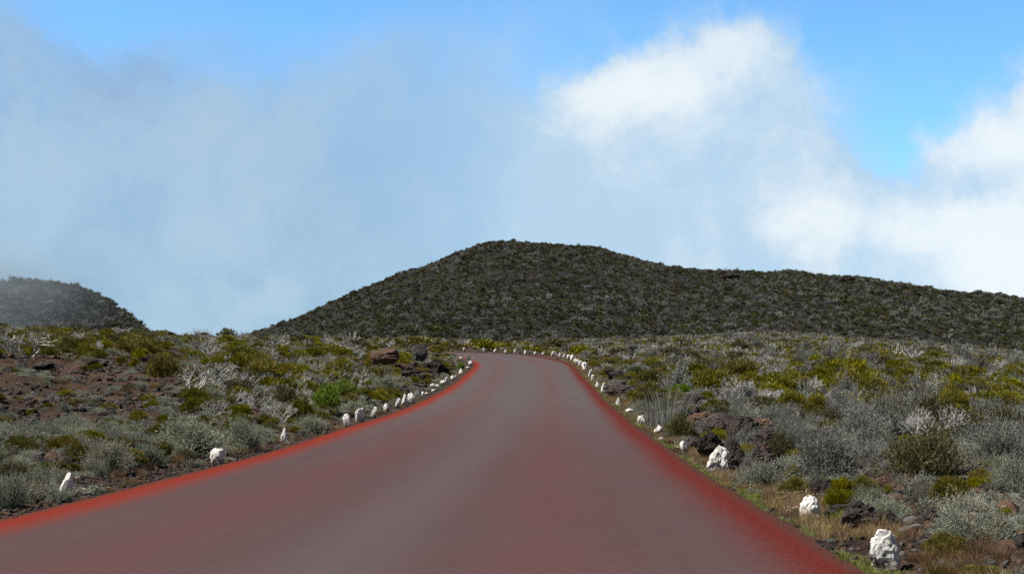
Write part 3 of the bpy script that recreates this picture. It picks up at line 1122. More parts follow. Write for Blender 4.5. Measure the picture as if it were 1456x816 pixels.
# ------------------------------------------------------------------ hand-placed plants and rocks
# kind, column, base row, width px, height px, label
LOOK = {'heath': 'yellow-green', 'green': 'bright green', 'dark': 'dark green', 'silver': 'silver-grey', 'greyleaf': 'dull grey', 'dead': 'bleached bare', 'rock': 'dark lava', 'redrock': 'rusty brown', 'greyrock': 'pale grey'}
HAND = [
    ('heath', 230, 546, 52, 42, 'large domed heath bush on bare brown ground, dark under its skirt'),
    ('heath', 95, 583, 26, 14, 'low yellow-green heath bush on the bare brown slope, wider of two side by side'),
    ('heath', 68, 582, 18, 9, 'low yellow-green heath bush on the bare brown slope, flatter of two side by side'),
    ('heath', 214, 584, 24, 14, 'small yellow-green heath bush below the large domed one'),
    ('heath', 195, 605, 28, 20, 'round yellow-green heath bush among grey tufts, second below the large domed one'),
    ('heath', 232, 608, 28, 18, 'twin-topped yellow-green heath bush above silver shrubs'),
    ('heath', 255, 606, 24, 13, 'flat yellow-green heath bush joined to the twin-topped one'),
    ('heath', 136, 618, 24, 14, 'small heath bush rising out of a grey tuft field'),
    ('heath', 120, 528, 16, 9, 'tiny heath bush beside a black hollow in the bank'),
    ('heath', 190, 525, 17, 17, 'small dark-stemmed heath bush beside the large domed one'),
    ('heath', 20, 531, 11, 9, 'tiny heath bush under the thicket of bleached branches'),
    ('heath', 172, 520, 18, 13, 'round heath bush on the upper edge of the bank'),
    ('heath', 137, 498, 34, 16, 'broad heath bush on the plateau edge beside bleached branches'),
    ('heath', 82, 490, 40, 18, 'broad heath bush behind the thicket of bleached branches'),
    ('heath', 236, 503, 30, 14, 'yellow-green heath bush on the skyline where the distant hill ends'),
    ('heath', 22, 646, 44, 24, 'spreading heath bush at the picture edge above silver shrubs'),
    ('heath', 60, 636, 24, 17, 'small heath bush beside the spreading one at the picture edge'),
    ('heath', 136, 628, 22, 15, 'round heath bush with grey shrubs in front of it'),
    ('heath', 172, 642, 32, 20, 'yellow-green heath bush with cream flowers in front of it'),
    ('heath', 95, 636, 15, 13, 'little heath bush between the round one and the spreading one'),
    ('heath', 420, 598, 50, 34, 'olive heath bush with a dark hollow, in front of the bright green shrubs'),
    ('green', 462, 590, 54, 44, 'bright green leafy shrub behind the block-shaped white pair'),
    ('green', 492, 572, 40, 32, 'bright green leafy shrub with a bare stalk standing in it'),
    ('dark', 402, 580, 40, 30, 'dark green shrub behind the olive heath bush'),
    ('heath', 536, 541, 34, 22, 'green heath mound below the rusty rock outcrop'),
    ('heath', 487, 533, 24, 18, 'small dark heath bush beside twisted grey branches'),
    ('heath', 625, 505, 38, 15, 'wide heath bush on the skyline next to the bend'),
    ('heath', 596, 494, 50, 14, 'long heath bush on the skyline above the rusty outcrop'),
    ('heath', 572, 520, 20, 12, 'small heath bush between the rusty outcrop and the grey dome rock'),
    ('green', 655, 527, 12, 12, 'small bright green shrub beside the silver shrub of the bend'),
    ('silver', 664, 518, 20, 14, 'silver shrub inside the bend, ringed by small white stones'),
    ('dead', 32, 508, 100, 46, 'large thicket of bleached branches on the plateau edge'),
    ('dead', 300, 553, 62, 50, 'large bleached bare shrub beyond the domed heath bush'),
    ('dead', 292, 506, 66, 28, 'wide bleached bare shrub on the skyline between the two hills'),
    ('dead', 340, 556, 46, 40, 'bleached bare shrub with drooping twigs beside the larger one'),
    ('dead', 427, 508, 28, 19, 'pale ball of bare twigs on the plateau'),
    ('dead', 505, 503, 36, 19, 'pale bare shrub on the plateau above the bright green shrubs'),
    ('dead', 505, 556, 52, 44, 'twisted grey bare shrub behind the bright green leafy shrub'),
    ('dead', 368, 582, 46, 34, 'bleached bare shrub with forked white stems beside the dark green shrub'),
    ('dead', 100, 492, 50, 20, 'low bleached branches beside the large thicket'),
    ('dead', 390, 500, 50, 16, 'low line of bleached branches on the plateau'),
    ('redrock', 540, 523, 46, 26, 'rusty red rock outcrop with a black overhang on the plateau'),
    ('greyrock', 597, 514, 26, 19, 'grey dome-shaped rock beside the wide skyline heath bush'),
    ('greyrock', 593.5, 566, 10, 13, 'unpainted grey boulder standing behind the broad round white stone'),
    ('rock', 130, 527, 16, 14, 'black rock in a hollow of the bank'),
    ('rock', 60, 527, 30, 10, 'low black rock shelf under the plateau edge'),
    ('silver', 265, 645, 110, 50, 'wide silver shrub spreading behind the squat round-topped stone'),
    ('silver', 340, 640, 66, 44, 'olive-tinged silver shrub behind the cone-shaped stone'),
    ('silver', 150, 672, 80, 46, 'bushy silver-green shrub behind the tall pointed stone'),
    ('silver', 60, 700, 64, 40, 'silver-green shrub filling the verge beside the tall pointed stone'),
    ('silver', 8, 722, 60, 46, 'silver shrub cut by the picture edge at the roadside'),
    ('silver', 205, 662, 60, 30, 'low silver shrub with cream flowers at its foot'),
    ('silver', 440, 616, 50, 24, 'low silver shrub on the soil bank before the olive heath bush'),
    ('silver', 545, 556, 60, 24, 'soft grey shrub mound behind the lozenge-shaped stone'),
    ('silver', 505, 590, 46, 22, 'low grey shrub behind the block-shaped white pair'),
    ('silver', 100, 612, 60, 22, 'low silver mound of twigs on the open slope'),
    ('silver', 160, 560, 30, 12, 'small round silver tuft on the bare slope'),
    # outer side
    ('heath', 925, 547, 52, 21, 'long low green heath dome beside a lumpy grey one'),
    ('heath', 904, 549, 22, 10, 'small green heath mound attached to the long low dome'),
    ('greyleaf', 968, 561, 66, 38, 'big lumpy grey twig mound between green bushes'),
    ('green', 968, 563, 30, 18, 'bright green shrub growing out of the lumpy grey mound'),
    ('heath', 1014, 588, 36, 22, 'round yellow-green heath bush above the black boulders'),
    ('heath', 1061, 604, 32, 20, 'compact round heath bush beside a grey-lichened boulder'),
    ('heath', 1012, 563, 60, 38, 'large yellow-green heath bush behind the lumpy grey mound'),
    ('heath', 1052, 543, 62, 32, 'broad heath bush behind the large yellow-green one'),
    ('heath', 1120, 561, 44, 32, 'dark-footed heath bush in the middle of the heath'),
    ('dark', 970, 624, 44, 34, 'dark green wiry shrub behind the triangular white stone'),
    ('silver', 910, 586, 30, 18, 'small silver tussock behind the jagged white stone'),
    ('rock', 1008, 655, 40, 36, 'black craggy boulder behind the white horn-shaped stone'),
    ('rock', 1046, 668, 44, 38, 'black boulder with a split face beside the horn-shaped stone'),
    ('rock', 1082, 674, 46, 36, 'low black boulder with a deep hollow, facing the road'),
    ('rock', 1096, 652, 44, 44, 'largest black boulder, on the right end of the boulder pile'),
    ('rock', 1056, 640, 46, 40, 'tall black boulder in the middle of the boulder pile'),
    ('rock', 1020, 628, 44, 26, 'dark flat-topped boulder under the brown slab-sided one'),
    ('rock', 1078, 622, 36, 22, 'small dark boulder on the crest of the boulder pile'),
    ('rock', 990, 638, 30, 18, 'small black boulder beside the dark green wiry shrub'),
    ('heath', 690, 499, 50, 19, 'wide dark heath bush just over the crest of the road'),
    ('heath', 722, 498, 30, 10, 'low heath bush over the crest, between two white stones'),
    ('heath', 750, 498, 36, 13, 'yellow-green heath bush over the crest above the white block'),
    ('heath', 790, 500, 40, 16, 'rounded heath bush over the crest where the red edge begins'),
    ('heath', 826, 506, 40, 18, 'ochre heath bush behind the twin white pair'),
    ('heath', 655, 498, 30, 10, 'flat pale heath bush beyond the far end of the crest line'),
    ('redrock', 1003, 615, 46, 26, 'brown slab-sided boulder leaning on the black ones'),
    ('rock', 1045, 620, 60, 30, 'black jagged boulder topmost of the boulder pile'),
    ('greyrock', 975, 594, 28, 14, 'grey smooth rock above the dark green wiry shrub'),
    ('redrock', 1090, 622, 50, 24, 'reddish rubble rock at the upper end of the boulder pile'),
    ('silver', 1083, 695, 84, 38, 'low bright silver shrub between the horn-shaped stone and the flat-topped one'),
    ('dark', 1112, 658, 50, 42, 'dark green shrub beside the largest black boulder'),
    ('heath', 1165, 585, 30, 26, 'upright heath bush with a shaded grey foot'),
    ('heath', 1291, 613, 28, 25, 'round olive heath bush amid big grey shrubs'),
    ('heath', 1352, 612, 66, 58, 'tall heath bush with a deep shadow below it'),
    ('heath', 1203, 543, 66, 34, 'broad dark heath bush in the upper heath'),
    ('heath', 1118, 556, 36, 26, 'heath bush next to the dark-footed one'),
    ('heath', 1435, 588, 50, 26, 'ochre-tinted heath bush at the picture edge'),
    ('greyleaf', 1180, 688, 104, 74, 'big rounded grey shrub standing over the rubble'),
    ('greyleaf', 1232, 640, 90, 54, 'large grey-brown shrub behind the rounded grey one'),
    ('dark', 1322, 690, 130, 70, 'big dark olive wiry shrub spreading above the rocks'),
    ('greyleaf', 1420, 668, 84, 62, 'tall grey shrub beside the deep shadow'),
    ('silver', 1452, 716, 76, 66, 'pale silver shrub cut by the picture edge above the rocks'),
    ('greyleaf', 1140, 650, 50, 40, 'small grey shrub leaning on the rounded grey one'),
    ('dead', 1322, 566, 52, 42, 'bright white bare shrub in the upper heath'),
    ('dead', 1337, 600, 60, 46, 'bleached forked branches beside the tall heath bush'),
    ('dead', 1452, 622, 22, 54, 'white bare branches rising at the picture edge'),
    ('dead', 1272, 510, 30, 24, 'pale bare shrub on the foot of the hill'),
    ('dead', 1185, 590, 36, 26, 'white branching twigs beside the upright heath bush'),
    ('dead', 1410, 550, 50, 26, 'white bare shrub high on the slope near the picture edge'),
    ('heath', 1130, 710, 42, 31, 'heath bush with a pale stalk, above the flat-topped white stone'),
    ('heath', 1196, 712, 44, 32, 'dense yellow-green heath bush beside a black boulder'),
    ('heath', 1250, 698, 18, 15, 'small heath sprout on the rubble'),
    ('heath', 1355, 727, 66, 48, 'large twin-domed heath bush on the rocks'),
    ('heath', 1431, 746, 32, 26, 'small heath bush beside the tan split boulder'),
    ('heath', 1405, 822, 70, 20, 'low heath bush at the bottom edge of the picture'),
    ('silver', 1240, 732, 58, 40, 'silver shrub growing on the rubble above the craggy white stone'),
    ('silver', 1345, 815, 44, 20, 'low grey tuft in the gravel below the brown boulder'),
    ('redrock', 1377, 770, 54, 32, 'big smooth brown boulder lying on the gravel'),
    ('redrock', 1427, 772, 36, 26, 'tan split boulder beside the smooth brown one'),
    ('rock', 1172, 712, 34, 26, 'black boulder wedged between two heath bushes'),
    ('rock', 1222, 754, 56, 32, 'black slab-like boulder behind tall dry grass'),
    ('rock', 1262, 752, 34, 24, 'dark boulder above the craggy white stone'),
    ('redrock', 1262, 708, 44, 26, 'brown lumpy boulder beside the small heath sprout'),
    ('greyrock', 1300, 760, 36, 14, 'pale grey flat rock on the rubble'),
    ('greyrock', 1395, 748, 46, 16, 'long grey slab behind the smooth brown boulder'),
    ('rock', 1306, 726, 40, 24, 'dark rock heap at the foot of the twin-domed heath bush'),
    ('rock', 1330, 750, 40, 24, 'black angular rock among the rubble'),
    ('rock', 1195, 738, 40, 24, 'black rock above the flat-topped white stone'),
    ('rock', 1420, 716, 40, 30, 'black rock in the gap beside the pale silver shrub'),
    ('rock', 1283, 735, 30, 20, 'small dark rock in the rubble between silver shrub and heath bush'),
    ('rock', 890, 562, 56, 14, 'low dark lava shelf beside the oval aslant stone'),
    ('rock', 878, 540, 40, 14, 'low dark lava hump behind the crowded row of white stones'),
    ('rock', 620, 532, 50, 18, 'dark lava shelf below the wide skyline heath bush'),
    ('rock', 585, 540, 44, 14, 'dark broken lava above the round white stones'),
]


def lod_of(y):
    return 0 if y < 34 else (1 if y < 95 else 2)


def put_plant(kind, x, y, z, rx, hz, label, group, rot=None, detail=None, parts=True):
    """one plant: an empty at its foot, foliage and stems as parts when near enough to show"""
    lod = lod_of(y) if detail is None else detail
    nm, cat = NAMES[kind]
    me = random.choice(LIB[kind][lod])
    rz = random.uniform(0, 6.28) if rot is None else rot
    sx, sz = rx, hz
    if parts and lod < 1 and kind != 'dead':
        root = bpy.data.objects.new(nm, None)
        C.objects.link(root)
        root.empty_display_size = .1
        root.location = (x, y, z - .02)
        root.rotation_euler = (0, 0, rz)
        root.scale = (sx, sx, sz)
        obj('foliage', me, None, root)
        obj('stem', random.choice(STEMS), None, root)
        o = root
    else:
        o = obj(nm, me)
        o.location = (x, y, z - .02)
        o.rotation_euler = (0, 0, rz)
        o.scale = (sx, sx, sz)
    tag(o, label, cat, group)
    OCC.append((x, y, rx * .8))
    return o


GROUPS = {'heath': 'yellow-green heath bushes', 'green': 'bright green shrubs', 'dark': 'dark wiry shrubs', 'silver': 'silver shrubs', 'greyleaf': 'grey twiggy shrubs', 'dead': 'bleached dead shrubs', 'rock': 'lava rocks'}
for kd, px, py, wp, hp, lab in HAND:
    x, y, z = ground_at(px, py)
    sc = y / F
    if kd in ('rock', 'redrock', 'greyrock'):
        me = rock_mesh(random.randrange(9999), 5 if wp > 30 else 4, 9, (wp * sc / 1.75, wp * sc / 2.2, hp * sc / 1.35), rough=.20 if kd == 'rock' else .14, name='boulder', cut=(.45, .95))
        me.materials.append(M['lava' if kd == 'rock' else kd])
        o = obj('boulder', me)
        o.location = (x, y + hp * sc * .2, z - .03 * hp * sc)
        o.rotation_euler = (0, 0, random.uniform(-.4, .4))
        tag(o, lab, 'rock', 'boulders')
        OCC.append((x, y, wp * sc * .4))
    else:
        put_plant(kd, x, y + wp * sc * .15, h1(x, y + wp * sc * .15), wp * sc * .47, hp * sc * (.8 if kd == 'dead' else 1.0), lab, GROUPS[kd])
    LAND.append((x, y, lab.split(',')[0], 1 if x > 0 else -1))

# stalk clump of grey dead stems on the outer verge
sx_, sy_, sz_ = ground_at(938, 612)
o = obj('stalk_clump', GRASS['stalk'][0].copy())
o.data.materials.clear()
o.data.materials.append(M['greyleaf'])
o.location = (sx_ + .2, sy_ + .6, sz_)
o.scale = (.95, .8, 1.15)
tag(o, 'clump of tall thin grey stalks standing behind the triangular white stone', 'dry plant')

# ------------------------------------------------------------------ scattered plants
occ = np.array(OCC)


def zone_kind(px, py, y, r):
    """which plant grows here, from what the place looks like; None = bare"""
    u = r.random()
    # drifts of one kind over others
    u = min(max(u + .55 * float(fbm(np.array([px / 60. + y / 9.]), np.array([y / 7.]), 2, 171)[0]), 0), .999)
    if px < 728:
        if y > 62 and py < 512:                               # plateau
            return ('heath' if u < .48 else 'dead' if u < .64 else 'silver' if u < .80 else 'dark' if u < .93 else None)
        if px < 270 and 508 < py < 612:                        # bare brown slope
            return ('silver' if u < .08 else 'heath' if u < .105 else 'rust' if u < .125 else None)
        if py > 612 and px < 400:
            return ('silver' if u < .40 else 'dark' if u < .44 else 'heath' if u < .56 else 'rust' if u < .70 else None)
        if 270 <= px < 480:
            return ('silver' if u < .40 else 'heath' if u < .64 else 'dead' if u < .78 else 'dark' if u < .84 else None)
        if px >= 480 and py > 520:
            return ('silver' if u < .3 else 'heath' if u < .5 else 'rock' if u < .75 else 'rust' if u < .8 else None)
        return ('heath' if u < .45 else 'silver' if u < .70 else 'dead' if u < .82 else None)
    if y < 20:
        return ('silver' if u < .16 else 'heath' if u < .24 else None)
    if px < 1000 and py > 540:
        return ('rock' if u < .35 else 'silver' if u < .55 else 'heath' if u < .66 else None)
    if py > 590:
        return ('greyleaf' if u < .38 else 'silver' if u < .52 else 'heath' if u < .66 else 'dark' if u < .80 else 'dead' if u < .85 else None)
    return ('heath' if u < .42 else 'greyleaf' if u < .55 else 'silver' if u < .67 else 'dark' if u < .73 else 'dead' if u < .89 else None)


def scatter():
    r = np.random.default_rng(77)
    N = 60000
    # even over the ground area
    d = np.sqrt(r.uniform(10.5 ** 2, 232 ** 2, N))
    d = np.where(r.random(N) < .22, np.sqrt(r.uniform(10.5 ** 2, 62 ** 2, N)), d)
    th = r.uniform(-.46, .46, N)
    x, y = np.sin(th) * d, np.cos(th) * d
    rd, sg = road_dist(x, y)
    keep = (rd > 4.25)
    x, y, rd = x[keep], y[keep], rd[keep]
    z = H(x, y)
    X, Y = project(x, y, z)
    kinds, sizes = [], []
    ox, oy, orr = occ[:, 0], occ[:, 1], occ[:, 2]
    grid = {}
    res = []
    for i in range(len(x)):
        k = zone_kind(X[i], Y[i], y[i], r)
        if k is None:
            continue
        base = {'heath': .46, 'dead': .55, 'silver': .48, 'greyleaf': .62, 'dark': .6, 'rust': .2, 'rock': .4}[k]
        if k == 'heath':
            base = min(max(.13 + .0066 * y[i], .2), .43 + .12 * min(1, max(0, (y[i] - 110) / -60)))
        if X[i] < 270 and 508 < Y[i] < 612:
            base *= .62
        if k in ('greyleaf', 'dark', 'silver') and y[i] < 60:
            base *= .62 if X[i] < 728 else .75
        if y[i] > 80:
            base *= 1.1
        s = base * r.uniform(.55, 1.35) * (.72 if rd[i] < 7 else 1)
        if rd[i] < 4.3 + s * .9:
            s = max(.16, (rd[i] - 4.1) * .8)
        if y[i] < 150:
            if (np.hypot(ox - x[i], oy - y[i]) < orr + s * .55).any():
                continue
        cx_, cy_ = int(x[i] // 1.5), int(y[i] // 1.5)
        bad = False
        for a in (-1, 0, 1):
            for b in (-1, 0, 1):
                for (qx, qy, qs) in grid.get((cx_ + a, cy_ + b), ()):
                    if (qx - x[i]) ** 2 + (qy - y[i]) ** 2 < ((qs + s) * .78) ** 2:
                        bad = True
        if bad:
            continue
        grid.setdefault((cx_, cy_), []).append((x[i], y[i], s))
        vis = -40 < X[i] < 1500
        res.append((k, x[i], y[i], z[i], s, X[i], Y[i], vis))
    return res


sc_all = scatter()
BYK = {}
for e in sc_all:
    BYK.setdefault(e[0], []).append(e)

ORD = ['', 'second ', 'third ', 'fourth ', 'fifth ']
labels_used = {}
LAND = [l_ for l_ in LAND if len(l_[2].split()) <= 9]


def auto_label(kind, x, y, s, px):
    size = 'small ' if s < .42 else ('' if s < .62 else 'large ')
    noun = {'heath': 'yellow-green heath bush', 'silver': 'silver-grey shrub', 'greyleaf': 'grey twiggy shrub', 'dark': 'dark green wiry shrub', 'dead': 'bleached bare shrub', 'rock': 'dark lava rock', 'rust': 'rust-brown grass tussock'}[kind]
    side = 1 if x > 0 else -1
    c = [(math.hypot(x - lx, (y - ly) * .6), lx, ly, ph) for lx, ly, ph, sd_ in LAND if sd_ == side]
    c.sort()
    for dist, lx, ly, ph in c[:12]:
        dx, dy = x - lx, y - ly
        if dist > .2 * y + 3:
            break
        rel = ('behind' if dy > 0 else 'in front of') if abs(dy) > abs(dx) * 1.6 else ('farther from the road than' if abs(x) > abs(lx) else 'on the road side of')
        base = f'{size}{noun} {rel} the {ph}'
        for o_ in ORD[:4]:
            t_ = (o_ + base)
            if len(t_.split()) > 16:
                break
            if t_ not in labels_used:
                labels_used[t_] = 1
                return t_
    # out on the open heath: told apart only by where it grows
    where = ('on the far plateau between road and distant hill' if side < 0 else 'in the far heath below the main hill') if y > 95 else \
        ('on the slope beyond the inner verge' if side < 0 else 'on the heath slope beyond the outer verge')
    c2 = sorted((math.hypot(x - lx, y - ly), ph) for lx, ly, ph, sd_ in LAND)
    for dist, ph in c2[:20]:
        for w_ in ('far behind', 'well away from', 'on the open heath past', 'some way from', 'out past', 'a stretch beyond'):
            t_ = f'{size}{noun} {w_} the {ph}'
            if len(t_.split()) <= 16 and t_ not in labels_used:
                labels_used[t_] = 1
                return t_
    return f'{size}{noun} {where}'


CAP = {'heath': 240, 'silver': 230, 'greyleaf': 130, 'dark': 100, 'dead': 150, 'rock': 110, 'rust': 25}
MAT_R = {'rust': 'rust'}
RUST = [grass_mesh(740 + i, 320, 1.0, .025, .6, .7) for i in range(2)]
for me in RUST:
    me.materials.append(M['rust'])
for me in ROCKS:
    me.materials.append(M['lava'])
REST = []        # (kind, x, y, z, s)
for kd, lst in BYK.items():
    lst.sort(key=lambda e: (-(e[4] / e[2]) if e[7] else 1))
    for i, e in enumerate(lst):
        _, x, y, z, s, X, Y, vis = e
        if not vis or i >= CAP[kd]:
            REST.append((kd, x, y, z, s))
            continue
        lab = auto_label(kd, x, y, s, X)
        if kd == 'rock':
            o = obj('lava_rock', random.choice(ROCKS))
            o.location = (x, y, z - .04)
            o.rotation_euler = (random.uniform(-.2, .2), random.uniform(-.2, .2), random.uniform(0, 6.28))
            o.scale = (s * .9, s * .9, s * random.uniform(.6, 1.))
            tag(o, lab, 'rock', 'lava rocks')
        elif kd == 'rust':
            o = obj('grass_tussock', random.choice(RUST))
            o.location = (x, y, z - .01)
            o.rotation_euler = (0, 0, random.uniform(0, 6.28))
            o.scale = (s, s, s * .8)
            tag(o, lab, 'grass tussock', 'rusty grass tussocks')
        else:
            hz = s * {'heath': 1.2 if y < 60 else .95, 'silver': .85, 'greyleaf': 1.15, 'dark': 1.05, 'dead': 1.0}[kd] * random.uniform(.8, 1.15)
            if Y > 508 and X < 270 and Y < 612:
                hz *= .7
            put_plant(kd, x, y, z, s, hz, lab, GROUPS[kd])

# skyline shrubs: round tops on bare stems, and a few upright bushes on the ridges
UMB = []
for i in range(2):
    r_ = np.random.default_rng(900 + i)
    UMB.append((branch_mesh(905 + i, 1, 1, .05, 1.6, .12, .25, (1, 2)), dome_bush(910 + i, 14, 40, .3, .09, .6)))
for i, (px, py, hp) in enumerate([(243, 489, 16), (290, 489, 17), (270, 489, 10), (303, 489, 12), (228, 492, 9), (318, 488, 8)]):
    x, y, z = ground_at(px, py + 3)
    hgt = (hp + 4) * y / F
    root = bpy.data.objects.new('stemmed_shrub', None)
    C.objects.link(root)
    root.location = (x, y, z - .03)
    tag(root, ['tall thin-stemmed shrub with a round top on the skyline, between the hills', 'thin-stemmed shrub with the widest round top on the skyline', 'short thin-stemmed shrub between the two taller skyline ones',
               'thin-stemmed shrub just beyond the widest round-topped one', 'small thin-stemmed shrub where the distant hill meets the plateau', 'last small thin-stemmed shrub before the main hill rises'][i], 'shrub', 'round-topped shrubs on the skyline')
    st = obj('stem', UMB[i % 2][0], M['wood'], root)
    st.scale = (hgt * .8, hgt * .8, hgt * .85)
    cr_ = obj('crown', UMB[i % 2][1], M['dark'], root)
    cr_.location = (0, 0, hgt * .72)
    cr_.scale = (hgt * .28, hgt * .28, hgt * .26)


# ------------------------------------------------------------------ masses nobody could count: one object each, instanced on points
def scatter_object(name, protos, pts, rots, scales, picks, label, cat='vegetation'):
    col = bpy.data.collections.new(name + '_source')
    for i, (me, mt) in enumerate(protos):
        if mt is not None:
            me = me.copy()
            me.materials.clear()
            me.materials.append(mt)
        po = bpy.data.objects.new('%s_%02d' % (name, i), me)
        col.objects.link(po)
    n = len(pts)
    me = bpy.data.meshes.new(name)
    me.vertices.add(n)
    me.vertices.foreach_set('co', np.asarray(pts, np.float32).ravel())
    for an, typ, arr in (('rot', 'FLOAT_VECTOR', rots), ('scl', 'FLOAT_VECTOR', scales)):
        at = me.attributes.new(an, typ, 'POINT')
        at.data.foreach_set('vector', np.asarray(arr, np.float32).ravel())
    at = me.attributes.new('pick', 'INT', 'POINT')
    at.data.foreach_set('value', np.asarray(picks, np.int32))
    o = obj(name, me)
    ng = bpy.data.node_groups.new(name + '_scatter', 'GeometryNodeTree')
    ng.interface.new_socket('Geometry', in_out='INPUT', socket_type='NodeSocketGeometry')
    ng.interface.new_socket('Geometry', in_out='OUTPUT', socket_type='NodeSocketGeometry')
    gi = ng.nodes.new('NodeGroupInput')
    go = ng.nodes.new('NodeGroupOutput')
    iop = ng.nodes.new('GeometryNodeInstanceOnPoints')
    ci = ng.nodes.new('GeometryNodeCollectionInfo')
    ci.inputs['Collection'].default_value = col
    ci.inputs['Separate Children'].default_value = True
    ci.inputs['Reset Children'].default_value = True
    L = ng.links.new
    L(gi.outputs[0], iop.inputs['Points'])
    L(ci.outputs[0], iop.inputs['Instance'])
    iop.inputs['Pick Instance'].default_value = True
    for an, typ, sock in (('rot', 'FLOAT_VECTOR', 'Rotation'), ('scl', 'FLOAT_VECTOR', 'Scale'), ('pick', 'INT', 'Instance Index')):
        na = ng.nodes.new('GeometryNodeInputNamedAttribute')
        na.data_type = typ
        na.inputs['Name'].default_value = an
        outs = [s for s in na.outputs if s.enabled and s.name == 'Attribute']
        L(outs[0], iop.inputs[sock])
    L(iop.outputs[0], go.inputs[0])
    md = o.modifiers.new('scatter', 'NODES')
    md.node_group = ng
    tag(o, label, cat, None, 'stuff')
    return o


# the rest of the heath
protos, index = [], {}
for kd in ('heath', 'silver', 'greyleaf', 'dark', 'dead'):
    for lv in (0, 1, 2):
        for me in LIB[kd][lv]:
            index.setdefault((kd, lv), []).append(len(protos))
            protos.append((me, None))
for me in ROCKS_S:
    index.setdefault(('rock', 0), []).append(len(protos))
    protos.append((me, M['lava']))
for me in RUST:
    index.setdefault(('rust', 0), []).append(len(protos))
    protos.append((me, None))
pts, rots, scl, pk = [], [], [], []
for kd, x, y, z, s in REST:
    lv = lod_of(y) if kd not in ('rock', 'rust') else 0
    pk.append(random.choice(index[(kd, lv)]))
    pts.append((x, y, z - .02))
    rots.append((0, 0, random.uniform(0, 6.28)))
    hz = s * {'heath': 1.1 if y < 60 else .85, 'silver': .75, 'greyleaf': .95, 'dark': .95, 'dead': .85, 'rock': .8, 'rust': .8}[kd] * random.uniform(.8, 1.2)
    scl.append((s, s, hz))
scatter_object('heathland', protos, pts, rots, scl, pk, 'far mass of low heath bushes, grey shrubs and bare branches')

# low ground cover: grey and green tufts between the bushes
r = np.random.default_rng(88)
N = 26000
d = np.sqrt(r.uniform(9 ** 2, 75 ** 2, N))
d = np.where(r.random(N) < .35, np.sqrt(r.uniform(9 ** 2, 30 ** 2, N)), d)
th = r.uniform(-.42, .42, N)
x, y = np.sin(th) * d, np.cos(th) * d
rd, sg = road_dist(x, y)
dens = fbm(x / 2.2, y / 2.2, 3, 61)
k = (rd > 4.1) & (dens > np.where(x < -4, .08, .16))
x, y, rd = x[k], y[k], rd[k]
z = H(x, y)
n = len(x)
pl = [(LIB['silver'][1][0], None), (LIB['silver'][1][1], None), (LIB['greyleaf'][1][0], None), (LIB['heath'][1][0], M['dark']), (GRASS['dry'][0], None), (RUST[0], None), (LIB['heath'][1][1], None)]
pk = r.choice(7, n, p=[.22, .17, .2, .1, .12, .13, .06])
gX, gY = project(x, y, z)
bare = (gX < 300) & (gY > 505) & (gY < 615)
pk = np.where(bare & (r.random(n) < .8), r.choice([5, 5, 4, 2], n), pk)
near_rubble = (x > 2.5) & (y < 22)
s_thin = np.where(near_rubble & (r.random(n) < .7), .3, np.where(bare & (r.random(n) < .6), .35, 1.0))
s = r.uniform(.08, .26, n) * s_thin
scatter_object('ground_cover', pl, np.stack([x, y, z - .01], 1), np.stack([np.zeros(n), np.zeros(n), r.uniform(0, 6.28, n)], 1), np.stack([s, s, s * r.uniform(.5, 1., n)], 1), pk,
               'low grey and green ground cover between the bushes', 'ground cover')

# rubble and loose scoria
N = 60000
d = np.sqrt(r.uniform(9 ** 2, 60 ** 2, N))
d = np.where(r.random(N) < .45, np.sqrt(r.uniform(8.5 ** 2, 27 ** 2, N)), d)
th = r.uniform(-.42, .42, N)
x, y = np.sin(th) * d, np.cos(th) * d
rd, sg = road_dist(x, y)
dens = fbm(x / 3.0, y / 3.0, 3, 71)
k = ((rd > 3.52) | ((rd > 3.42) & (r.random(N) < .35))) & ((dens > -.12) | (rd < 4.6)) & ((rd > 4.3) | (r.random(N) < .6))
x, y, rd = x[k], y[k], rd[k]
z = H(x, y)
z = np.where(rd < 3.52, Zroad(y) + .004, z)
n = len(x)
s = np.exp(r.normal(math.log(.045), .62, n))
s = np.minimum(s, .26)
s = np.where(rd < 4.6, np.minimum(s, .035), s)
s = np.where(rd < 3.52, np.minimum(s, .010), s)
s = np.where((x > 2.5) & (y < 26) & (rd > 5.4) & (r.random(n) < .3), np.minimum(s * 2.0, .2), np.minimum(s, .15))
pl = [(m_, M['lava']) for m_ in ROCKS_S] + [(m_, M['redrock']) for m_ in ROCKS_S[:3]] + [(m_, M['greyrock']) for m_ in ROCKS_S[3:5]]
pk = r.integers(0, len(pl), n)
scatter_object('rubble', pl, np.stack([x, y, z - s * .15], 1), np.stack([r.uniform(-.5, .5, n), r.uniform(-.5, .5, n), r.uniform(0, 6.28, n)], 1), np.stack([s, s * .9, s * .9], 1), pk,
               'loose dark scoria and lava rubble on the ground', 'rubble')

# verge grass: green turf hugging the asphalt, dry stalks behind it, on the outer side; sparse on the inner side
P_, R_, S_, K_ = [], [], [], []
vr = np.random.default_rng(99)
okr = np.nonzero((RC[:, 1] > 6) & (RC[:, 1] < 112))[0]


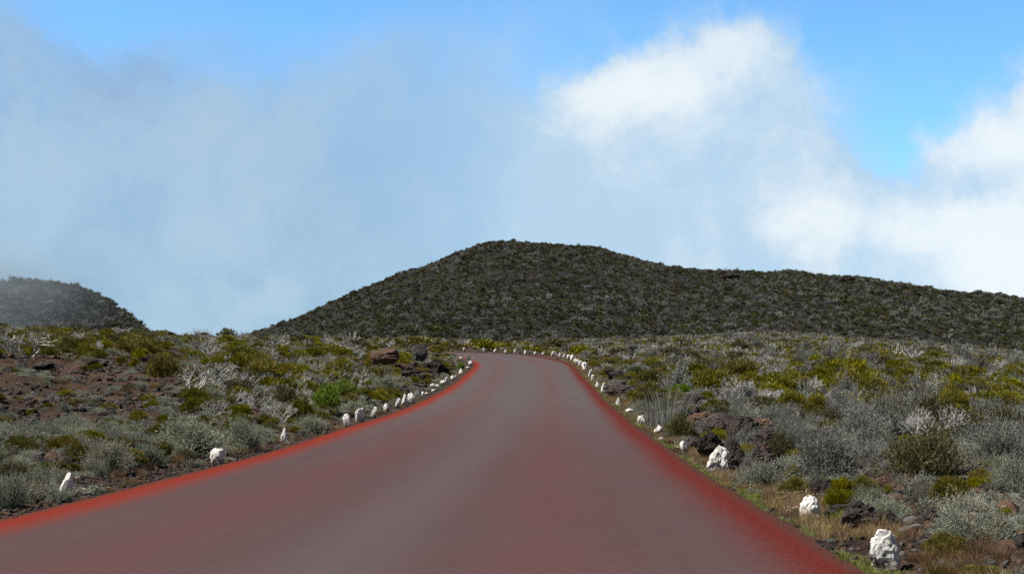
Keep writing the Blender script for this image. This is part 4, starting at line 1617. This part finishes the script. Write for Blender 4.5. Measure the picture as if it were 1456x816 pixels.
def verge(nn, side, lo, hi, kind, smin, smax, ymax=112, clump=.0):
    j = okr[vr.integers(0, len(okr), nn)]
    # more of them near the camera
    j = np.where(vr.random(nn) < .5, okr[(len(okr) * vr.random(nn) ** 2.2).astype(int)], j)
    off = vr.uniform(lo, hi, nn)
    p = RC[j] + _nrm[j] * (side * (HW + off))[:, None] + vr.standard_normal((nn, 2)) * .05
    rdd, _ = road_dist(p[:, 0], p[:, 1])
    kk = (p[:, 1] < ymax) & (rdd > HW - .04 + (.0 if kind == 'turf' else .08)) & (fbm(p[:, 0] / .8, p[:, 1] / 1.6, 3, 81 + len(P_)) > clump)
    p = p[kk]
    zz = H(p[:, 0], p[:, 1])
    s_ = vr.uniform(smin, smax, len(p))
    P_.append(np.column_stack([p, zz - .005]))
    R_.append(np.column_stack([vr.uniform(-.1, .1, (len(p), 2)), vr.uniform(0, 6.28, len(p))]))
    S_.append(np.column_stack([s_, s_, s_ * vr.uniform(.7, 1.2, len(p))]))
    K_.append(vr.integers({'dry': 0, 'turf': 3, 'flower': 6, 'rust': 7, 'tuft': 8}[kind], {'dry': 3, 'turf': 6, 'flower': 7, 'rust': 8, 'tuft': 10}[kind], len(p)))


verge(3400, 1, -.03, .20, 'turf', .03, .08, clump=-.1)
verge(2400, 1, .12, .85, 'dry', .05, .19, clump=-.05)
verge(700, 1, .2, 1.0, 'turf', .05, .12, clump=0)
verge(500, 1, .2, 1.1, 'rust', .05, .15, clump=0)
verge(260, 1, .2, 1.0, 'tuft', .06, .16, clump=.1)
verge(240, 1, .1, 1.1, 'flower', .03, .06, clump=0)
verge(500, -1, .25, 1.2, 'dry', .05, .16, clump=.08)
verge(300, -1, .1, 1.1, 'turf', .03, .09, clump=.1)
verge(400, -1, .2, 1.1, 'rust', .05, .14, clump=.0)
verge(420, -1, .25, 1.2, 'tuft', .06, .18, clump=.05)
verge(260, -1, .12, 1.0, 'flower', .03, .06, clump=.1)


def flower_mesh():
    q = np.random.default_rng(3)
    n_ = 14
    c_ = np.column_stack([q.uniform(-1.6, 1.6, (n_, 2)), q.uniform(.8, 2.2, n_)])
    V = []
    for c in c_:
        a_ = q.uniform(0, 6.28)
        for k_ in range(3):
            b = a_ + k_ * 2.1
            V += [c, c + np.array([math.cos(b) * .3, math.sin(b) * .3, .08]), c + np.array([math.cos(b + .9) * .3, math.sin(b + .9) * .3, .08])]
    return mesh_np('flower', np.array(V), np.arange(len(V)).reshape(-1, 3))


pl = [(m_, None) for m_ in GRASS['dry']] + [(m_, None) for m_ in GRASS['turf']] + [(flower_mesh(), M['flower']), (RUST[1], None), (LIB['silver'][1][2], None), (LIB['silver'][1][3], None)]
scatter_object('verge_grass', pl, np.vstack(P_), np.vstack(R_), np.vstack(S_), np.concatenate(K_), 'dry and green grass with tiny cream flowers along both road edges', 'grass')


# hill vegetation
def hill_stuff(name, fn, pmin, pmax, n, tmin, tmax, smin, smax, label, seed):
    r = np.random.default_rng(seed)
    px = r.uniform(pmin, pmax, n)
    # even over area: more columns far away
    t = r.uniform(0, 1, n) ** .68 * (tmax - tmin) + tmin
    th = np.arctan((px - 728) / F)
    x, y, z = fn(th, t)
    s = np.clip(np.exp(r.normal(math.log((smin + smax) * .42), .42, n)), smin * .7, smax * 1.7)
    pl, idx = [], []
    for kd, wt in (('heath2', .31), ('dark', .33), ('silver', .15), ('greyleaf', .15), ('dead', .06)):
        k2 = 'heath' if kd == 'heath2' else kd
        for me in LIB[k2][2]:
            pl.append((me, M[{'heath2': 'hillheath', 'dark': 'hilldark', 'silver': 'hillsilver', 'greyleaf': 'hillsilver', 'dead': 'hillsilver'}[kd]]))
            idx.append(wt / len(LIB[k2][2]))
    idx = np.array(idx)
    pk = r.choice(len(pl), n, p=idx / idx.sum())
    # patches: bare dark scree, grey scrub, greener hollows
    pn = fbm(x / 26., z / 14. + y / 60., 4, 131)
    pn2 = fbm(x / 9., z / 5., 3, 137)
    keep = (r.random(n) > sstep(pn, .12, .45) * .7) & (r.random(n) > sstep(pn2, .15, .5) * .5)
    x, y, z, s, pk, pn = x[keep], y[keep], z[keep], s[keep], pk[keep], pn[keep]
    n = len(x)
    hz = s * r.uniform(.8, 1.5, n)
    scatter_object(name, pl, np.stack([x, y, z - .1], 1), np.stack([np.zeros(n), np.zeros(n), r.uniform(0, 6.28, n)], 1), np.stack([s, s, hz], 1), pk, label)


M['hillheath'] = leaf_mat('hill_heath_leaf', (.065, .068, .026), (.145, .14, .042), (.06, .062, .03), transl=.15)
M['hilldark'] = leaf_mat('hill_dark_leaf', (.035, .038, .028), (.085, .088, .06), transl=.1)
M['hillsilver'] = leaf_mat('hill_grey_leaf', (.13, .135, .125), (.34, .35, .33), (.14, .145, .13), transl=.1)
hill_stuff('hill_vegetation', hill_point, 180, 1560, 84000, .0, 1.06, .28, .66, 'dense low scrub covering the main hill', 123)
hill_stuff('distant_hill_vegetation', lhill_point, -60, 260, 5000, .1, 1.05, .7, 1.5, 'dense low scrub covering the misty distant hill', 124)

# dark lava outcrops on the main hill
for px, t_, s_, lab in ((590, .985, 3.0, 'dark craggy outcrop on the rising shoulder of the main hill, the wider one'), (535, .985, 2.2, 'dark craggy outcrop lowest on the shoulder of the main hill'),
                        (611, .99, 1.3, 'small upright rock on the shoulder of the main hill'), (1035, .80, 4.2, 'broad black outcrop just under the ridge of the main hill'),
                        (1010, .76, 3.0, 'black outcrop adjoining the broad one under the ridge'), (1290, .6, 3.2, 'dark outcrop low on the long slope of the main hill'), (960, .5, 3.0, 'dark outcrop halfway down the middle of the main hill'),
                        (1210, .7, 3.0, 'dark outcrop beneath the small summit bump of the main hill')):
    th_ = math.atan((px - 728) / F)
    x, y, z = hill_point(np.array([th_]), np.array([t_]))
    me = rock_mesh(int(px), 5, 12, (1, .7, .34), rough=.35, name='lava_outcrop')
    me.materials.append(M['lava'])
    o = obj('lava_outcrop', me)
    o.location = (float(x[0]), float(y[0]), float(z[0]) - .3)
    o.scale = (s_, s_, s_ * .8)
    o.rotation_euler = (0, 0, random.uniform(-.4, .4))
    tag(o, lab, 'rock', 'outcrops on the main hill')

# ------------------------------------------------------------------ mist drifting over the distant hill
mm, t = new_mat('mist')
pv = t.n('ShaderNodeVolumePrincipled')
pv.inputs['Color'].default_value = (.55, .64, .72, 1)
tcm = t.n('ShaderNodeTexCoord')
lnm = t.n('ShaderNodeVectorMath', operation='LENGTH')
t.link(tcm.outputs['Object'], lnm.inputs[0])
fall = t.ss(lnm.outputs['Value'], 1.0, .1)
nm_ = t.ss(t.noise(tcm.outputs['Object'], 2.6, 4, .6), .32, .68)
t.link(t.m('MULTIPLY', t.m('MULTIPLY', fall, t.m('ADD', nm_, .25)), .017), pv.inputs['Density'])
pv.inputs['Anisotropy'].default_value = .3
mo = t.n('ShaderNodeOutputMaterial')
t.link(pv.outputs[0], mo.inputs['Volume'])
v = ray(-50, 418)
d_ = 400.
mist_o = obj('mist', mesh_np('mist', ico(4)[0], ico(4)[1], True), mm)
mist_o.location = (v[0] / v[1] * d_, d_, CAMZ + v[2] / v[1] * d_)
mist_o.scale = (52, 44, 21)
tag(mist_o, 'thin grey mist drifting over the distant hill', 'mist', None, 'stuff')
print('individuals', {k: min(len(v), CAP[k]) for k, v in BYK.items()}, 'rest', len(REST))
